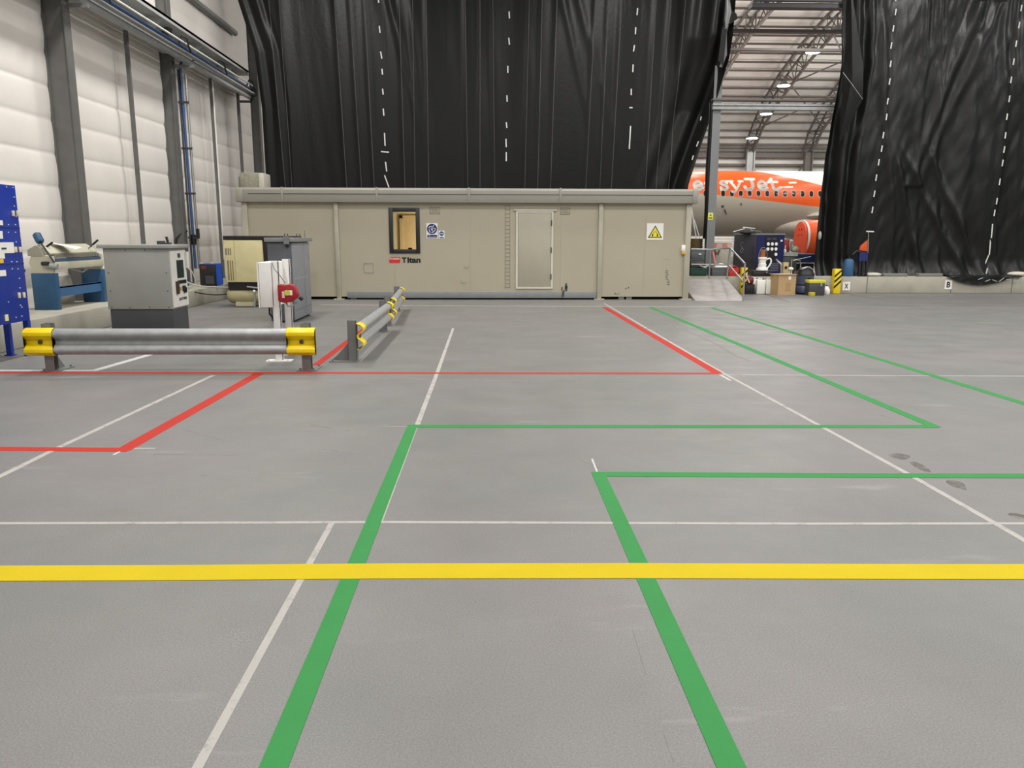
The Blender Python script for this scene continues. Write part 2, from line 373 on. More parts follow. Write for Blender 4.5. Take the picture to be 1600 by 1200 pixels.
for k, (tx, lab) in enumerate(((15.0, 'arched roof truss nearest the left black curtain'), (19.75, 'arched roof truss with the row of lamps, middle of three'), (24.2, 'arched roof truss meeting the right black curtain'))):
    tr = thing('roof_truss', lab, 'roof truss', (tx, 61.2, 0), 0, 'arched roof trusses')
    up = MB(); lo = MB()
    for dx in (-.28, .28):
        up.tube([(tx + dx, y, z) for y, z in AR], .075, 8); 
    lo.tube([(tx, y, z) for y, z in LO], .1, 8)
    up.build('upper_chord', M_truss, tr, world=True); lo.build('lower_chord', M_truss, tr, world=True)
    br = MB()
    for i in range(9):
        for j in (0, .5):
            a = arcpt(AR, min(i + j, 8.99)); b = arcpt(LO, min(i + j + .25, 8.99)); c = arcpt(AR, min(i + j + .5, 8.99))
            for dx in (-.28, .28):
                br.bar((tx + dx, a[0], a[1]), (tx, b[0], b[1]), .05); br.bar((tx, b[0], b[1]), (tx + dx, c[0], c[1]), .05)
    br.build('web_bracing', M_truss, tr, world=True)
    cm = MB().box(tx - .3, tx - .22, 60.4, 60.8, 0, 7.9).box(tx + .22, tx + .3, 60.4, 60.8, 0, 7.9).box(tx - .22, tx + .22, 60.58, 60.62, 0, 7.9)
    cm.build('stanchion', M_galv if k == 1 else M_truss, tr, world=True)
# diagonal braces in the roof plane
for k, (x0, x1) in enumerate(((19.75, 24.2),)):
    for i, (a, b) in enumerate(((1.0, 3.0), (3.0, 5.0), (5.0, 7.0))):
        mb = MB(); p = arcpt(LO, a); q = arcpt(LO, b)
        mb.bar((x0, p[0], p[1] + .2), (x1, q[0], q[1] + .2), .07); mb.bar((x1, p[0], p[1] + .2), (x0, q[0], q[1] + .2), .07)
        tag(mb.build('cross_brace', M_truss), ('lowest', 'middle', 'highest')[i] + ' crossed brace between the lamp truss and the truss right of it', 'brace')
mb = MB().bar((19.75, 61.0, .5), (24.2, 61.0, 7.3), .1).bar((24.2, 61.0, .5), (19.75, 61.0, 7.3), .1)
tag(mb.build('cross_brace', M_truss), 'crossed wall brace behind the aircraft fuselage', 'brace')
# near-bay cross members at the curtain line
mb = MB()
for z0, z1 in ((Z(172.5, 23, 1200), Z(168, 23, 1200)), (Z(166.5, 23, 1200), Z(163.5, 23, 1200))): mb.box(6.3, 11.5, 22.85, 23.1, z0, z1)
mb.box(6.3, 11.5, 22.95, 23.0, Z(169, 23, 1200), Z(166, 23, 1200))
tag(mb.build('cross_beam', M_galv), 'bright galvanised beam spanning the gap between the two black curtains', 'beam')
mb = MB().box(6.3, 11.5, 22.9, 23.15, Z(158, 23, 1200), Z(155, 23, 1200)); 
tag(mb.build('cross_rail', M_truss), 'thin brown rail just above the bright galvanised gap beam', 'rail')
mb = MB().box(7.3, 14, 23.0, 23.3, Z(11, 23, 1200), Z(4, 23, 1200)); mb.box(7.3, 14, 22.9, 23.0, Z(3.0, 23, 1200), Z(-4, 23, 1200))
tag(mb.build('top_beam', M_dark), 'dark beam across the top of the gap between curtains', 'beam')
mb = MB().box(5.5, 18, 30.0, 30.25, Z(50, 30, 1200), Z(45, 30, 1200))
tag(mb.build('roof_beam', M_truss), 'brown roof beam crossing the gap below the dark top beam', 'beam')
mb = MB().box(5.5, 22, 34.0, 34.2, Z(79, 34, 1200), Z(75, 34, 1200))
tag(mb.build('roof_beam', M_truss), 'slimmer brown roof beam level with the highest full lamp', 'beam')
# lamps in the far hangar
M_glow = mat('lamp_glow', (255, 252, 244), .4, var=0, emit=9)
lens0 = None; lamp0 = None
lab = ('lowest hanging lamp on the middle roof truss', 'second lowest hanging lamp on the middle roof truss', 'third lowest hanging lamp on the middle roof truss, left of its brace',
       'hanging lamp high on the middle roof truss, brightest and widest', 'uppermost lamp on the middle roof truss beside the right curtain')
for k, (px, py, Y) in enumerate(((1175, 217, 58.3), (1197, 179, 56), (1224.5, 135, 52.4), (1270, 83, 48.2), (1307, 51, 45))):
    p = at(px, py, Y)
    if lamp0 is None:
        lamp0 = thing('high_bay_lamp', lab[0], 'lamp', p, 0, 'lamps hanging along the middle roof truss')
        MB().lathe([(.12, .42), (.16, .3), (.34, .08), (.36, .06)], (0, 0, 0), 20).build('housing', M_galvd, lamp0)
        MB().lathe([(.35, .06), (.34, .02), (.2, 0)], (0, 0, 0), 20).build('lens', M_glow, lamp0)
        MB().cyl((0, 0, .4), (0, 0, .8), .02, 6).build('hanger', M_truss, lamp0)
        lamp0.scale = (1.15, 1.15, .8)
    else:
        r = lamp0.copy(); COL.objects.link(r); r.location = p; r['label'] = lab[k]
        for ch in list(lamp0.children):
            c = ch.copy(); COL.objects.link(c); c.parent = r

# ------------------------------------------------------------ left wall steelwork
M_col = mat('grey_column_steel', (104, 103, 100), .6, .15, var=.14, vscale=4)
def icol(label, y, x0=-7.97, x1=-7.7, fl=.22, h=12, pads=True):
    c = thing('steel_column', label, 'column', ((x0 + x1) / 2, y, .37), 0, 'steel columns along the left wall')
    MB().box(x0, x0 + .02, y, y + fl, .37, h).box(x1 - .022, x1, y, y + fl, .37, h).build('flange', M_col, c, world=True)
    MB().box(x0 + .015, x1 - .015, y + .04, y + .06, .37, h).build('web', M_col, c, world=True)
    MB().box(x0 - .02, x1 + .08, y - .08, y + fl + .08, .37, .4).build('base_plate', M_col, c, world=True)
icol('thick grey steel column nearest the viewer, behind the folding machine', 15.05, x1=-7.58)
icol('grey mottled steel column beside the blue air pipe', 20.15)
icol('dark steel column in the corner at the left curtain edge', 25.3, x0=at(398, 280, 25.3).x, x1=at(411, 280, 25.3).x)
for y, x, l in ((17.8, at(225, 390, 17.8).x, 'slim grey wall post between the two thick columns'), (22.9, at(349, 430, 22.9).x, 'slim grey wall post behind the beige compressor'), (25.0, at(380, 290, 25.0).x, 'slim wall post nearest the cabin corner')):
    MBp = MB().box(x - .04, x + .04, y - .03, y + .03, .37, 5.85)
    tag(MBp.build('wall_post', M_col), l, 'post', 'slim posts on the left wall')
# girts and service rails along the left wall
yg0, yg1 = 2, 26
mb = MB().box(-7.9, -7.42, yg0, yg1, 6.5, 6.56).box(-7.9, -7.88, yg0, yg1, 5.95, 6.5).box(-7.9, -7.42, yg0, yg1, 5.9, 5.93)
mb.box(-7.44, -7.42, yg0, yg1, 6.44, 6.56)
for i in range(8):
    yy = 6.6 + i * 2.52
    mb.prism([(-7.9, 5.95), (-7.42, 6.48), (-7.9, 6.48)], yy, yy + .02)
bm_ = tag(mb.build('wall_girder', mat('pale_galvanised', (176, 176, 172), .5, .15, var=.12)), 'wide galvanised girder running high along the left wall', 'girder')
rail = thing('service_rail', 'galvanised service tray with pipes running high along the left wall', 'pipe rail', (-7.35, 14, 5.8))
MB().box(-7.42, -7.3, yg0, yg1, 5.70, 5.76).box(-7.32, -7.3, yg0, yg1, 5.76, 5.90).build('tray', M_galv, rail, world=True)
MB().tube([(-7.22, yg0, 5.84), (-7.22, yg1, 5.84)], .045, 10).build('steel_pipe', M_chrome, rail, world=True)
M_bpipe = mat('blue_pipe', (50, 80, 124), .4)
MB().tube([(-7.3, yg0, 5.98), (-7.3, yg1, 5.98)], .035, 10).build('blue_pipe', M_bpipe, rail, world=True)
MB().tube([(-7.2, yg0, 6.05), (-7.2, yg1, 6.05)], .022, 8).build('conduit', M_white, rail, world=True)
for yy in (15.6, 19.6, 22.2, 24.8):
    MB().tube([(-7.28, yy, 6.0), (-7.2, yy, 6.16), (-7.12, yy + .1, 6.12), (-7.1, yy + .15, 5.95), (-7.12, yy + .3, 5.88)], .022, 8).build('hose_loop', M_black, rail, world=True)
mb = MB().tube([(-7.9, 2, 7.75), (-7.9, 26, 7.75)], .09, 12)
tag(mb.build('top_rail', M_galvd), 'round galvanised tube above the wall girder at top left', 'pipe')
for yy in (15.2, 20.3, 25.4):
    mb = MB().box(-7.75, -7.2, yy - .03, yy + .03, 5.60, 5.67)
    tag(mb.build('rail_bracket', M_galvd), {15.2: 'bracket carrying the service tray at the nearest column', 20.3: 'bracket carrying the service tray at the mottled column', 25.4: 'bracket carrying the service tray at the curtain corner'}[yy], 'bracket')
# vertical air pipes by the second column
yb = 20.5
pp = thing('air_pipe', 'blue vertical compressed air pipe with elbow beside the mottled column', 'pipe', (-7.55, yb, .9))
MB().tube([(-7.22, yb, 5.84), (-7.55, yb, 5.8), (-7.62, yb, 5.7), (-7.62, yb, 5.4), (-7.6, yb, .75)], .035, 12).build('blue_pipe', M_bpipe, pp, world=True)
MB().tube([(-7.52, yb + .05, 5.5), (-7.52, yb + .05, .75)], .03, 10).build('steel_pipe', M_chrome, pp, world=True)
for zz in (1.5, 2.6, 3.7, 4.8): MB().box(-7.72, -7.46, yb - .04, yb - .0, zz, zz + .05).build('pipe_clip', M_dark, pp, world=True)
vb = MB().cyl((-7.6, yb, 1.35), (-7.6, yb, 1.6), .06).cyl((-7.6, yb, 1.48), (-7.45, yb - .02, 1.62), .02).box(-7.5, -7.44, yb - .06, yb + .02, 1.5, 1.75)
vb.build('valve', M_black, pp, world=True)
MB().tube([(-7.66, yb - .2, 1.7), (-7.8, yb - .3, 1.62), (-7.9, yb - .35, 1.5), (-7.92, yb - .35, 1.2)], .02, 8).build('black_hose', M_black, pp, world=True)
mb = MB().tube([(-7.68, 20.5, .4), (-7.68, 20.5, 5.6)], .025, 8)
tag(mb.build('cable_conduit', M_dark), 'dark conduit running up the edge of the mottled column', 'conduit')
p2 = MB().tube([(-7.72, 22.98, .5), (-7.72, 22.98, 5.8)], .03, 8)
tag(p2.build('air_pipe', M_bpipe), 'thin blue pipe rising on the slim post behind the compressor', 'pipe')
p2 = MB().tube([(-7.66, 22.9, .9), (-7.66, 22.9, 5.8)], .022, 8)
tag(p2.build('conduit_pipe', M_white), 'thin white conduit rising beside the thin blue pipe', 'pipe')

# ------------------------------------------------------------ black curtains
def curtain_mat(nm='black_tarpaulin', bs=.5, sp_=.3):
    m = bpy.data.materials.new(nm); m.use_nodes = True; nt = m.node_tree; N = nt.nodes; L = nt.links
    b = N['Principled BSDF']; tc = N.new('ShaderNodeTexCoord')
    b.inputs['Base Color'].default_value = (.0078, .0078, .0074, 1); b.inputs['Roughness'].default_value = .38
    b.inputs['Specular IOR Level'].default_value = sp_
    mp = N.new('ShaderNodeMapping'); mp.inputs['Scale'].default_value = (2.2, 1, .35); L.new(tc.outputs['Object'], mp.inputs[0])
    n1 = N.new('ShaderNodeTexNoise'); n1.inputs['Scale'].default_value = 1.1; n1.inputs['Detail'].default_value = 5; n1.inputs['Roughness'].default_value = .55
    L.new(mp.outputs[0], n1.inputs[0])
    n2 = N.new('ShaderNodeTexNoise'); n2.inputs['Scale'].default_value = 9; n2.inputs['Detail'].default_value = 3; L.new(tc.outputs['Object'], n2.inputs[0])
    b1 = N.new('ShaderNodeBump'); b1.inputs['Strength'].default_value = bs; b1.inputs['Distance'].default_value = .06; L.new(n1.outputs['Fac'], b1.inputs['Height'])
    b2 = N.new('ShaderNodeBump'); b2.inputs['Strength'].default_value = .35; b2.inputs['Distance'].default_value = .01; L.new(n2.outputs['Fac'], b2.inputs['Height'])
    L.new(b1.outputs[0], b2.inputs['Normal']); L.new(b2.outputs[0], b.inputs['Normal'])
    return m
M_cur = curtain_mat(); M_curL = curtain_mat('flat_black_tarpaulin', .16, .2)
M_seam = mat('curtain_seam_edge', (66, 66, 62), .4, var=.3, vscale=2)
M_lace = mat('white_lacing', (205, 205, 200), .5)
YC = 23.3
seams = [(421, 447), (437, 457), (523, 542), (547, 565), (570, 585), (624, 633), (645, 649), (666, 670), (727, 731), (750, 750),
         (770, 773), (827, 820), (847, 840), (870, 860), (930, 915), (950, 937), (971, 955), (1025, 1008), (1047, 1025), (1067, 1044)]
sx = [(at(a, 5, YC).x, at(b, 290, YC).x) for a, b in seams]
zt, zb = at(800, 5, YC).z, at(800, 290, YC).z
def sxz(s, z): t = (z - zb) / (zt - zb); return s[1] + (s[0] - s[1]) * t
eL = [(at(372, 2, YC).x, zt), (at(398, 80, YC).x, at(398, 80, YC).z), (at(410, 170, YC).x, at(410, 170, YC).z), (at(417, 292, YC).x, zb)]
eR = [(at(1137, 2, YC).x, zt), (at(1128, 100, YC).x, at(1128, 100, YC).z), (at(1110, 175, YC).x, at(1110, 175, YC).z), (at(1088, 240, YC).x, at(1088, 240, YC).z), (at(1072, 285, YC).x, zb)]
def interp(E, z):
    E = sorted(E, key=lambda e: e[1])
    if z <= E[0][1]: return E[0][0]
    for a, b in zip(E, E[1:]):
        if z <= b[1]: return a[0] + (b[0] - a[0]) * (z - a[1]) / (b[1] - a[1])
    a, b = E[-2], E[-1]; return b[0] + (b[0] - a[0]) * (z - b[1]) / (b[1] - a[1]) * .5
def cur1(u, v):
    z = .25 + 9.4 * v; xl, xr = interp(eL, z), interp(eR, z)
    x = xl + (xr - xl) * u; d = 0
    for s in sx:
        k = (x - sxz(s, z)) / .09
        if -3 < k < 6: d += .03 * math.exp(-k * k * (1 if k < 0 else .08)) * (1 if k > -1.2 else 1)
    d += .05 * noise.noise(Vector((x * .7, z * .12, 2))) + .010 * noise.noise(Vector((x * 3.1 + z * .3, z * .5, 5)))
    # diagonal wrinkles
    for wx, wz, ss, am in ((at(610, 20, YC).x, zt, .22, .06), (at(640, 40, YC).x, zt, .12, .03), (at(880, 60, YC).x, zt, .25, .04), (at(905, 50, YC).x, zt, .3, .03), (at(1060, 60, YC).x, zt, -.02, .05)):
        k = (x - wx - ss * (zt - z)) / .12; f = max(0, 1 - (zt - z) / 4.5); d += am * f * math.exp(-k * k)
    e = (xr - x)
    if e < 1.6: d += .16 * math.sin(e * 9.5 + z * .4) * (1 - e / 1.6) + .25 * max(0, .35 - e)
    if z > 5.1 and e < 1.6: d += .66 * min(1, (z - 5.1) / 1.9) * min(1, (1.6 - e) / 1.0)
    if x - xl < .8: d += .03 * math.sin((x - xl) * 16) 
    return (x, YC - d, z)
ct = thing('black_curtain', 'large black plastic curtain hanging behind the site cabin', 'curtain', (0, YC, .25))
MB().grid(cur1, 520, 110).build('sheet', M_curL, ct, world=True, ang=75, solid=.006)
def cur_y(fn, x, z, xl, xr): 
    return fn((x - xl) / (xr - xl), (z - .25) / 9.4)[1]
for s in sx:
    pts = []
    for i in range(25):
        z = zb - .1 + (zt + .3 - zb) * i / 24; x = sxz(s, z); xl, xr = interp(eL, z), interp(eR, z)
        if xl < x < xr: pts.append((x, cur_y(cur1, x, z, xl, xr) - .008, z))
    if len(pts) > 2: MB().tube(pts, .0085 + .004 * random.random(), 6).build('seam', M_seam, ct, world=True)
def lace(parent, x0y, dashes, Y, fn=None, E=None, w_=.035):
    for (a, b, c, d) in dashes:
        p = at(a, b, Y); q = at(c, d, Y); n = (q - p)
        if n.length < .02: continue
        yy = Y - .3
        if fn:
            m_ = (p + q) / 2; xl, xr = interp(E[0], m_.z), interp(E[1], m_.z); yy = fn((m_.x - xl) / (xr - xl), (m_.z - E[2]) / E[3])[1] - .02
        p.y = q.y = yy
        MB().bar(p, q, w_, .006, up=(0, 1, 0)).build('lacing', M_lace, parent, world=True)
D1 = [(591, -4, 592, 5), (593, 41, 594, 52), (595, 81, 597, 92), (597, 108, 598, 117), (598, 139, 599, 148), (599, 170, 600, 181), (601, 208, 602, 228), (595.5, 237, 608, 238), (602.5, 253, 604.5, 268), (601, 274, 608, 293),
      (795.5, 18, 796, 29), (795, 59, 796, 70), (793.5, 103, 793.5, 114), (792, 149, 792.5, 159), (791, 191, 792, 200), (790.5, 217, 791, 230), (791, 238, 791, 252),
      (996, 13, 995, 24), (993, 43, 992.5, 54), (991, 71, 989.5, 81), (989, 101, 988.5, 113), (986, 139, 986, 149), (983, 168.5, 988, 168.5), (985, 197, 983, 233), (1096, 182, 1095, 188), (1089, 222, 1086, 230), (1081, 244, 1079, 251)]
lace(ct, None, D1, YC, cur1, (eL, eR, .25, 9.4))
mb = MB().tube([at(1137, 0, 22.45), at(1138, 20, 22.45), at(1133, 50, 22.5), at(1132, 85, 22.55), at(1126, 105, 22.6)], [.06, .1, .05, .07, .04], 10)
mb.build('rolled_edge', mat('grey_sheet_edge', (120, 120, 118), .4, .3), ct, world=True)
fl = MB(); p = [at(1140, 12, 22.4), at(1151, 22, 22.4), at(1152, 30, 22.4), at(1128, 46, 22.45), at(1122, 95, 22.5), at(1130, 102, 22.5)]
fl.add([p[0], p[1], p[2], p[3]], [(0, 1, 2, 3)]); fl.add([p[3], at(1136, 44, 22.4), p[5], p[4]], [(0, 1, 2, 3)])
fl.build('torn_flap', M_cur, ct, world=True, solid=.01)

# right curtain
YR = 22.75
fL = [(at(1320, 2, YR).x, at(1320, 2, YR).z), (at(1314, 100, YR).x, at(1314, 100, YR).z), (at(1303, 165, YR).x, at(1303, 165, YR).z), (at(1288, 240, YR).x, at(1288, 240, YR).z), (at(1279, 310, YR).x, at(1279, 310, YR).z), (at(1273, 380, YR).x, at(1273, 380, YR).z), (at(1270, 428, YR).x, .47)]
fR = [(21.5, 0), (21.5, 10)]
folds = [((1331, 1298), .07, .10), ((1345, 1320), .09, .13), ((1377, 1392), .06, .09), ((1447, 1425), .05, .06), ((1471, 1459), .05, .06), ((1530, 1490), .10, .14), ((1550, 1527), .10, .16), ((1570, 1547), .08, .12), ((1588, 1585), .06, .09), ((1610, 1600), .10, .1), ((1650, 1640), .1, .1)]
fx = [((at(a, 5, YR).x, at(b, 420, YR).x), w1, am) for (a, b), w1, am in folds]
zt2, zb2 = at(1400, 5, YR).z, .5
def cur2(u, v):
    z = .47 + 9.3 * v; xl = interp(fL, z); x = xl + (21.5 - xl) * (u ** 1.35); d = 0
    for (a, b), w1, am in fx:
        c = b + (a - b) * (z - zb2) / (zt2 - zb2) + .05 * math.sin(z * 1.3 + a)
        k = (x - c) / (w1 * 2.2); d += am * math.exp(-k * k)
    d += .20 * noise.noise(Vector((x * .7, z * .13, 8))) + .05 * noise.noise(Vector((x * 2.6 + z * .5, z * .55, 4))) + .03 * noise.noise(Vector((x * 5 - z * 1.2, z * 1.6, 6)))
    # draped swags
    for cx, ss, am in ((at(1390, 260, YR).x, .32, .1), (at(1440, 300, YR).x, .5, .08), (at(1395, 330, YR).x, .6, .07)):
        k = (x - cx - ss * max(0, 4.2 - z)) / .12
        if z < 4.6: d += am * math.exp(-k * k) * min(1, (4.6 - z))
    for cx, ss, am in ((at(1500, 120, YR).x, -.3, .09), (at(1520, 180, YR).x, -.35, .07)):
        k = (x - cx - ss * (7 - z)) / .14
        if 3 < z < 8: d += am * math.exp(-k * k)
    if z < 1.0: d += .35 * (1 - (z - .47) / .53) ** 2 * (.6 + .5 * noise.noise(Vector((x * 2, 0, 3))))
    e = x - xl
    if e < .9: d += .12 * math.sin(e * 13 + z * .5)
    return (x, YR - d, z)
c2 = thing('black_curtain', 'crumpled black plastic curtain standing on the right concrete kerb', 'curtain', (14, YR, .47))
MB().grid(cur2, 420, 200).build('sheet', M_cur, c2, world=True, ang=75, solid=.006)
def cz(z, px_t, px_b): return 0
E2 = (fL, fR)
def cur2b(u, v): return cur2(max(0, u) ** (1 / 1.35), v)
D2 = []
ya = [(1400, -3), (1399, 19), (1396.5, 44), (1393, 71), (1391, 100), (1388.5, 128), (1384.5, 159), (1381, 184), (1377, 212), (1375, 233), (1370.5, 254), (1366.5, 278), (1363.5, 303), (1360.5, 328)]
for a, b in ya: D2.append((a + .8, b - 5, a - .8, b + 5))
yb_ = [(1592.5, 14), (1588, 41), (1583, 70), (1579.5, 98), (1575.5, 126), (1571, 156), (1566, 184), (1563, 213), (1560.5, 235), (1557.5, 256), (1553.5, 285), (1549.5, 315), (1546.5, 333)]
for a, b in yb_: D2.append((a + .8, b - 5, a - .8, b + 5))
D2.append((1544, 350, 1542, 372)); D2.append((1542, 374, 1540, 398)); D2.append((1540, 398, 1532, 418)); D2.append((1532, 418, 1528, 434)); D2.append((1351, 361.5, 1363, 362))
lace(c2, None, D2, YR, cur2b, (fL, fR, .47, 9.3))
# folded-back flap at the left edge
fp = MB(); q = [at(1330, -20, 22.2), at(1349, 105, 22.1), at(1348, 155, 22.1), at(1311, 226, 22.3), at(1314, 180, 22.3), at(1317, 113, 22.25), at(1322, 60, 22.3)]
fp.add(q + [at(1332, 120, 22.0)], [(0, 1, 7), (1, 2, 7), (2, 3, 7), (3, 4, 7), (4, 5, 7), (5, 6, 7), (6, 0, 7)])
fp.build('folded_flap', M_cur, c2, world=True, solid=.01)
ed = MB().tube([at(1317, 113, 22.15), at(1333, 134, 22.0), at(1348, 155, 22.0)], .006, 6); ed.build('flap_edge', M_galv, c2, world=True)
# sheet spilling over the kerb
ov = MB()
def ovf(u, v):
    x0, x1 = X(1483, 22), X(1598, 22); x = x0 + (x1 - x0) * u; dep = math.sin(PI * min(1, u * 1.15 + .0)) ** .7 if u < .87 else .12
    if v < .5: return (x, 22.55 - .5 * v / .5, .50 + .03 * noise.noise(Vector((x * 5, v * 4, 1))))
    t = (v - .5) / .5; return (x, 22.05 - .03 * noise.noise(Vector((x * 6, v * 3, 2))) - .02 * t, .50 - .26 * t * max(.1, dep))
ov.grid(ovf, 40, 16).build('spilled_hem', M_cur, c2, world=True, solid=.012, ang=70)
# ------------------------------------------------------------ site cabin
YF = gr(735, 468).y
def cx(px, py=400): return at(px, py, YF).x
def cz_(py, px=735): return at(px, py, YF).z
M_cab = mat('cabin_panel', (172, 165, 144), .55, var=.04, vscale=1.2, bump=.06, bscale=4)
M_fas = mat('cabin_fascia', (146, 143, 132), .5, var=.05, vscale=1.5)
M_skirt = mat('cabin_skirt', (134, 137, 136), .5)
cab = thing('site_cabin', 'long grey beige portable cabin with window, door and flat roof', 'cabin', (0, YF, 0))
xl, xr = cx(384), cx(1078); zt_, zf0, zf1, zbm = cz_(320), cz_(317), cz_(294.5), cz_(463.5)
wx0, wx1, wz0, wz1 = cx(608, 360), cx(656, 360), cz_(396), cz_(325)
dx0, dx1, dz0, dz1 = cx(806), cx(864), cz_(451), cz_(329)
YB = YF + 2.9; th = .07
fw = MB()
for a, b, c, d in ((xl, wx0, zbm, zt_ + .05), (wx1, xr, zbm, zt_ + .05), (wx0, wx1, zbm, wz0), (wx0, wx1, wz1, zt_ + .05)): fw.box(a, b, YF, YF + th, c, d)
fw.build('front_wall', M_cab, cab, world=True)
MB().box(xl, xr, YB - th, YB, zbm, zt_).box(xl, xl + th, YF + th, YB - th, zbm, zt_).box(xr - th, xr, YF + th, YB - th, zbm, zt_).build('side_walls', M_cab, cab, world=True)
MB().box(xl + th, xr - th, YF + th, YB - th, zbm, zbm + .08).build('cabin_floor', M_dark, cab, world=True)
ro = MB(); x0, x1 = cx(371, 300), cx(1088, 300)
ro.prism([(YF - .16, zf0), (YB + .1, zf0), (YB + .1, zf1 - .03), (YF - .1, zf1), (YF - .16, zf1 - .05)], x0, x1, 'X')
ro.build('roof_fascia', M_fas, cab, bev=.008, world=True)
rb = MB().box(x0 + .3, x1 - .12, YF - .17, YF - .15, (zf0 * .45 + zf1 * .55), (zf0 * .45 + zf1 * .55) + .012); rb.build('fascia_groove', M_dark, cab, world=True)
for p in (443, 590, 733, 875): 
    xx = cx(p, 300) ; MB().box(xx - .025, xx + .025, YF - .175, YF - .14, zf0, zf1 + .01).build('fascia_joint', M_fas, cab, world=True, bev=.004)
for p, n in ((381, 1), (1082.5, -1)):
    xx = cx(p, 300); MB().box(cx(371, 300) - .01 if n == 1 else cx(1080, 300), cx(382, 300) if n == 1 else cx(1088, 300) + .01, YF - .18, YF + .4, zf0 - .005, zf1 - .02).build('corner_cap', M_fas, cab, world=True, bev=.03)
M_post = mat('cabin_post', (170, 165, 148), .5)
for a, b in ((378, 387), (521.5, 528.5), (935.5, 942.5), (1072, 1081)):
    w0, w1 = at(a, 330, YF - .03).x, at(b, 330, YF - .03).x
    po = MB().box(w0, w1, YF - .07, YF + .02, .0, zf0).build('post', M_post, cab, world=True, bev=.02)
    MB().box(w0 - .07, w1 + .07, YF - .13, YF + .06, 0, .02).build('foot_plate', M_post, po, world=False) if False else None
    fo = MB().box(w0 - .07, w1 + .07, YF - .13, YF + .06, 0, .025); fo.v = [v - Vector(cab.location) for v in fo.v]; fo.build('foot_plate', M_post, po)
MB().box(cx(541), cx(935), YF - .03, YF, cz_(465.5), cz_(455.5)).build('skirt_rail', M_skirt, cab, world=True, bev=.006)
for p in (735, 876, 617, 1007):
    xx = cx(p); MB().box(xx - .006, xx + .006, YF - .004, YF, zbm + .16, zt_ - .2).build('panel_joint', M_cab, cab, world=True)
# floor beams, jacks and blocks under the cabin
sk = MB().box(xl + .1, xr - .1, YF + .35, YF + .5, .0, zbm); sk.build('chassis_beam', M_black, cab, world=True)
for p in (552, 971, 983): 
    xx = cx(p, 465); MB().box(xx - .07, xx + .07, YF + .02, YF + .2, 0, zbm).build('jack_block', M_galvd, cab, world=True)
# window
fr = MB(); t_ = .10
for a, b, c, d in ((wx0, wx0 + t_, wz0, wz1), (wx1 - t_, wx1, wz0, wz1), (wx0 + t_, wx1 - t_, wz0, wz0 + t_), (wx0 + t_, wx1 - t_, wz1 - t_, wz1)): fr.box(a, b, YF - .03, YF + .06, c, d)
wf = fr.build('window_frame', mat('window_frame', (34, 36, 38), .4), cab, world=True, bev=.006)
def sub(mb, name, m, par, **k):
    mb.v = [v - Vector(cab.location) for v in mb.v]; return mb.build(name, m, par, **k)
gm = bpy.data.materials.new('window_glass'); gm.use_nodes = True; gb = gm.node_tree.nodes['Principled BSDF']
gb.inputs['Transmission Weight'].default_value = 1; gb.inputs['Roughness'].default_value = .02; gb.inputs['IOR'].default_value = 1.12
sub(MB().box(wx0 + t_, wx1 - t_, YF + .02, YF + .028, wz0 + t_, wz1 - t_), 'pane', gm, wf)
sub(MB().box(wx0 + .46, wx0 + .56, YF + .035, YF + .07, wz0 + t_, wz0 + t_ + .035), 'window_latch', M_black, wf)
# inside of the cabin seen through the window
M_in = mat('interior_lining', (226, 212, 176), .6, var=.03)
MB().box(wx0 - 1.2, wx1 + 1.6, YF + 1.5, YF + 1.54, zbm + .08, zt_).build('inner_wall', M_in, cab, world=True)
idr = MB().box(wx0 + .10, wx0 + .18, YF + 1.44, YF + 1.5, zbm + .1, 2.12).box(wx0 + .10, wx0 + 1.1, YF + 1.44, YF + 1.5, 2.04, 2.12).box(wx0 + .18, wx0 + 1.06, YF + 1.47, YF + 1.5, zbm + .1, 2.04)
idr.build('inner_door', mat('inner_door', (196, 176, 138), .5), cab, world=True)
dl = bpy.data.lights.new('cabin_lamp', 'POINT'); dl.energy = 105; dl.color = (1, .86, .6); dl.shadow_soft_size = .15
lo = bpy.data.objects.new('cabin_lamp', dl); lo.location = (wx1 + .75, YF + .45, 1.2); COL.objects.link(lo)
# door
M_door = mat('cabin_door', (172, 166, 148), .5, var=.03)
df = MB()
for a, b, c, d in ((dx0, dx0 + .05, dz0, dz1), (dx1 - .05, dx1, dz0, dz1), (dx0 + .05, dx1 - .05, dz0, dz0 + .05), (dx0 + .05, dx1 - .05, dz1 - .05, dz1)): df.box(a, b, YF - .03, YF, c, d)
df.box(dx0 - .05, dx1 + .08, YF - .05, YF, dz1, dz1 + .03)
M_dfr = mat('door_frame', (206, 202, 188), .45)
dfo = df.build('door_frame', M_dfr, cab, world=True)
dd = MB().box(dx0 + .055, dx1 - .055, YF - .02, YF, dz0 + .055, dz1 - .055).build('door', M_door, cab, world=True, bev=.004)
for zz in (dz0 + .3, (dz0 + dz1) / 2, dz1 - .3): sub(MB().box(dx1 - .06, dx1 - .035, YF - .04, YF - .028, zz - .07, zz + .07), 'hinge', M_dark, dd)
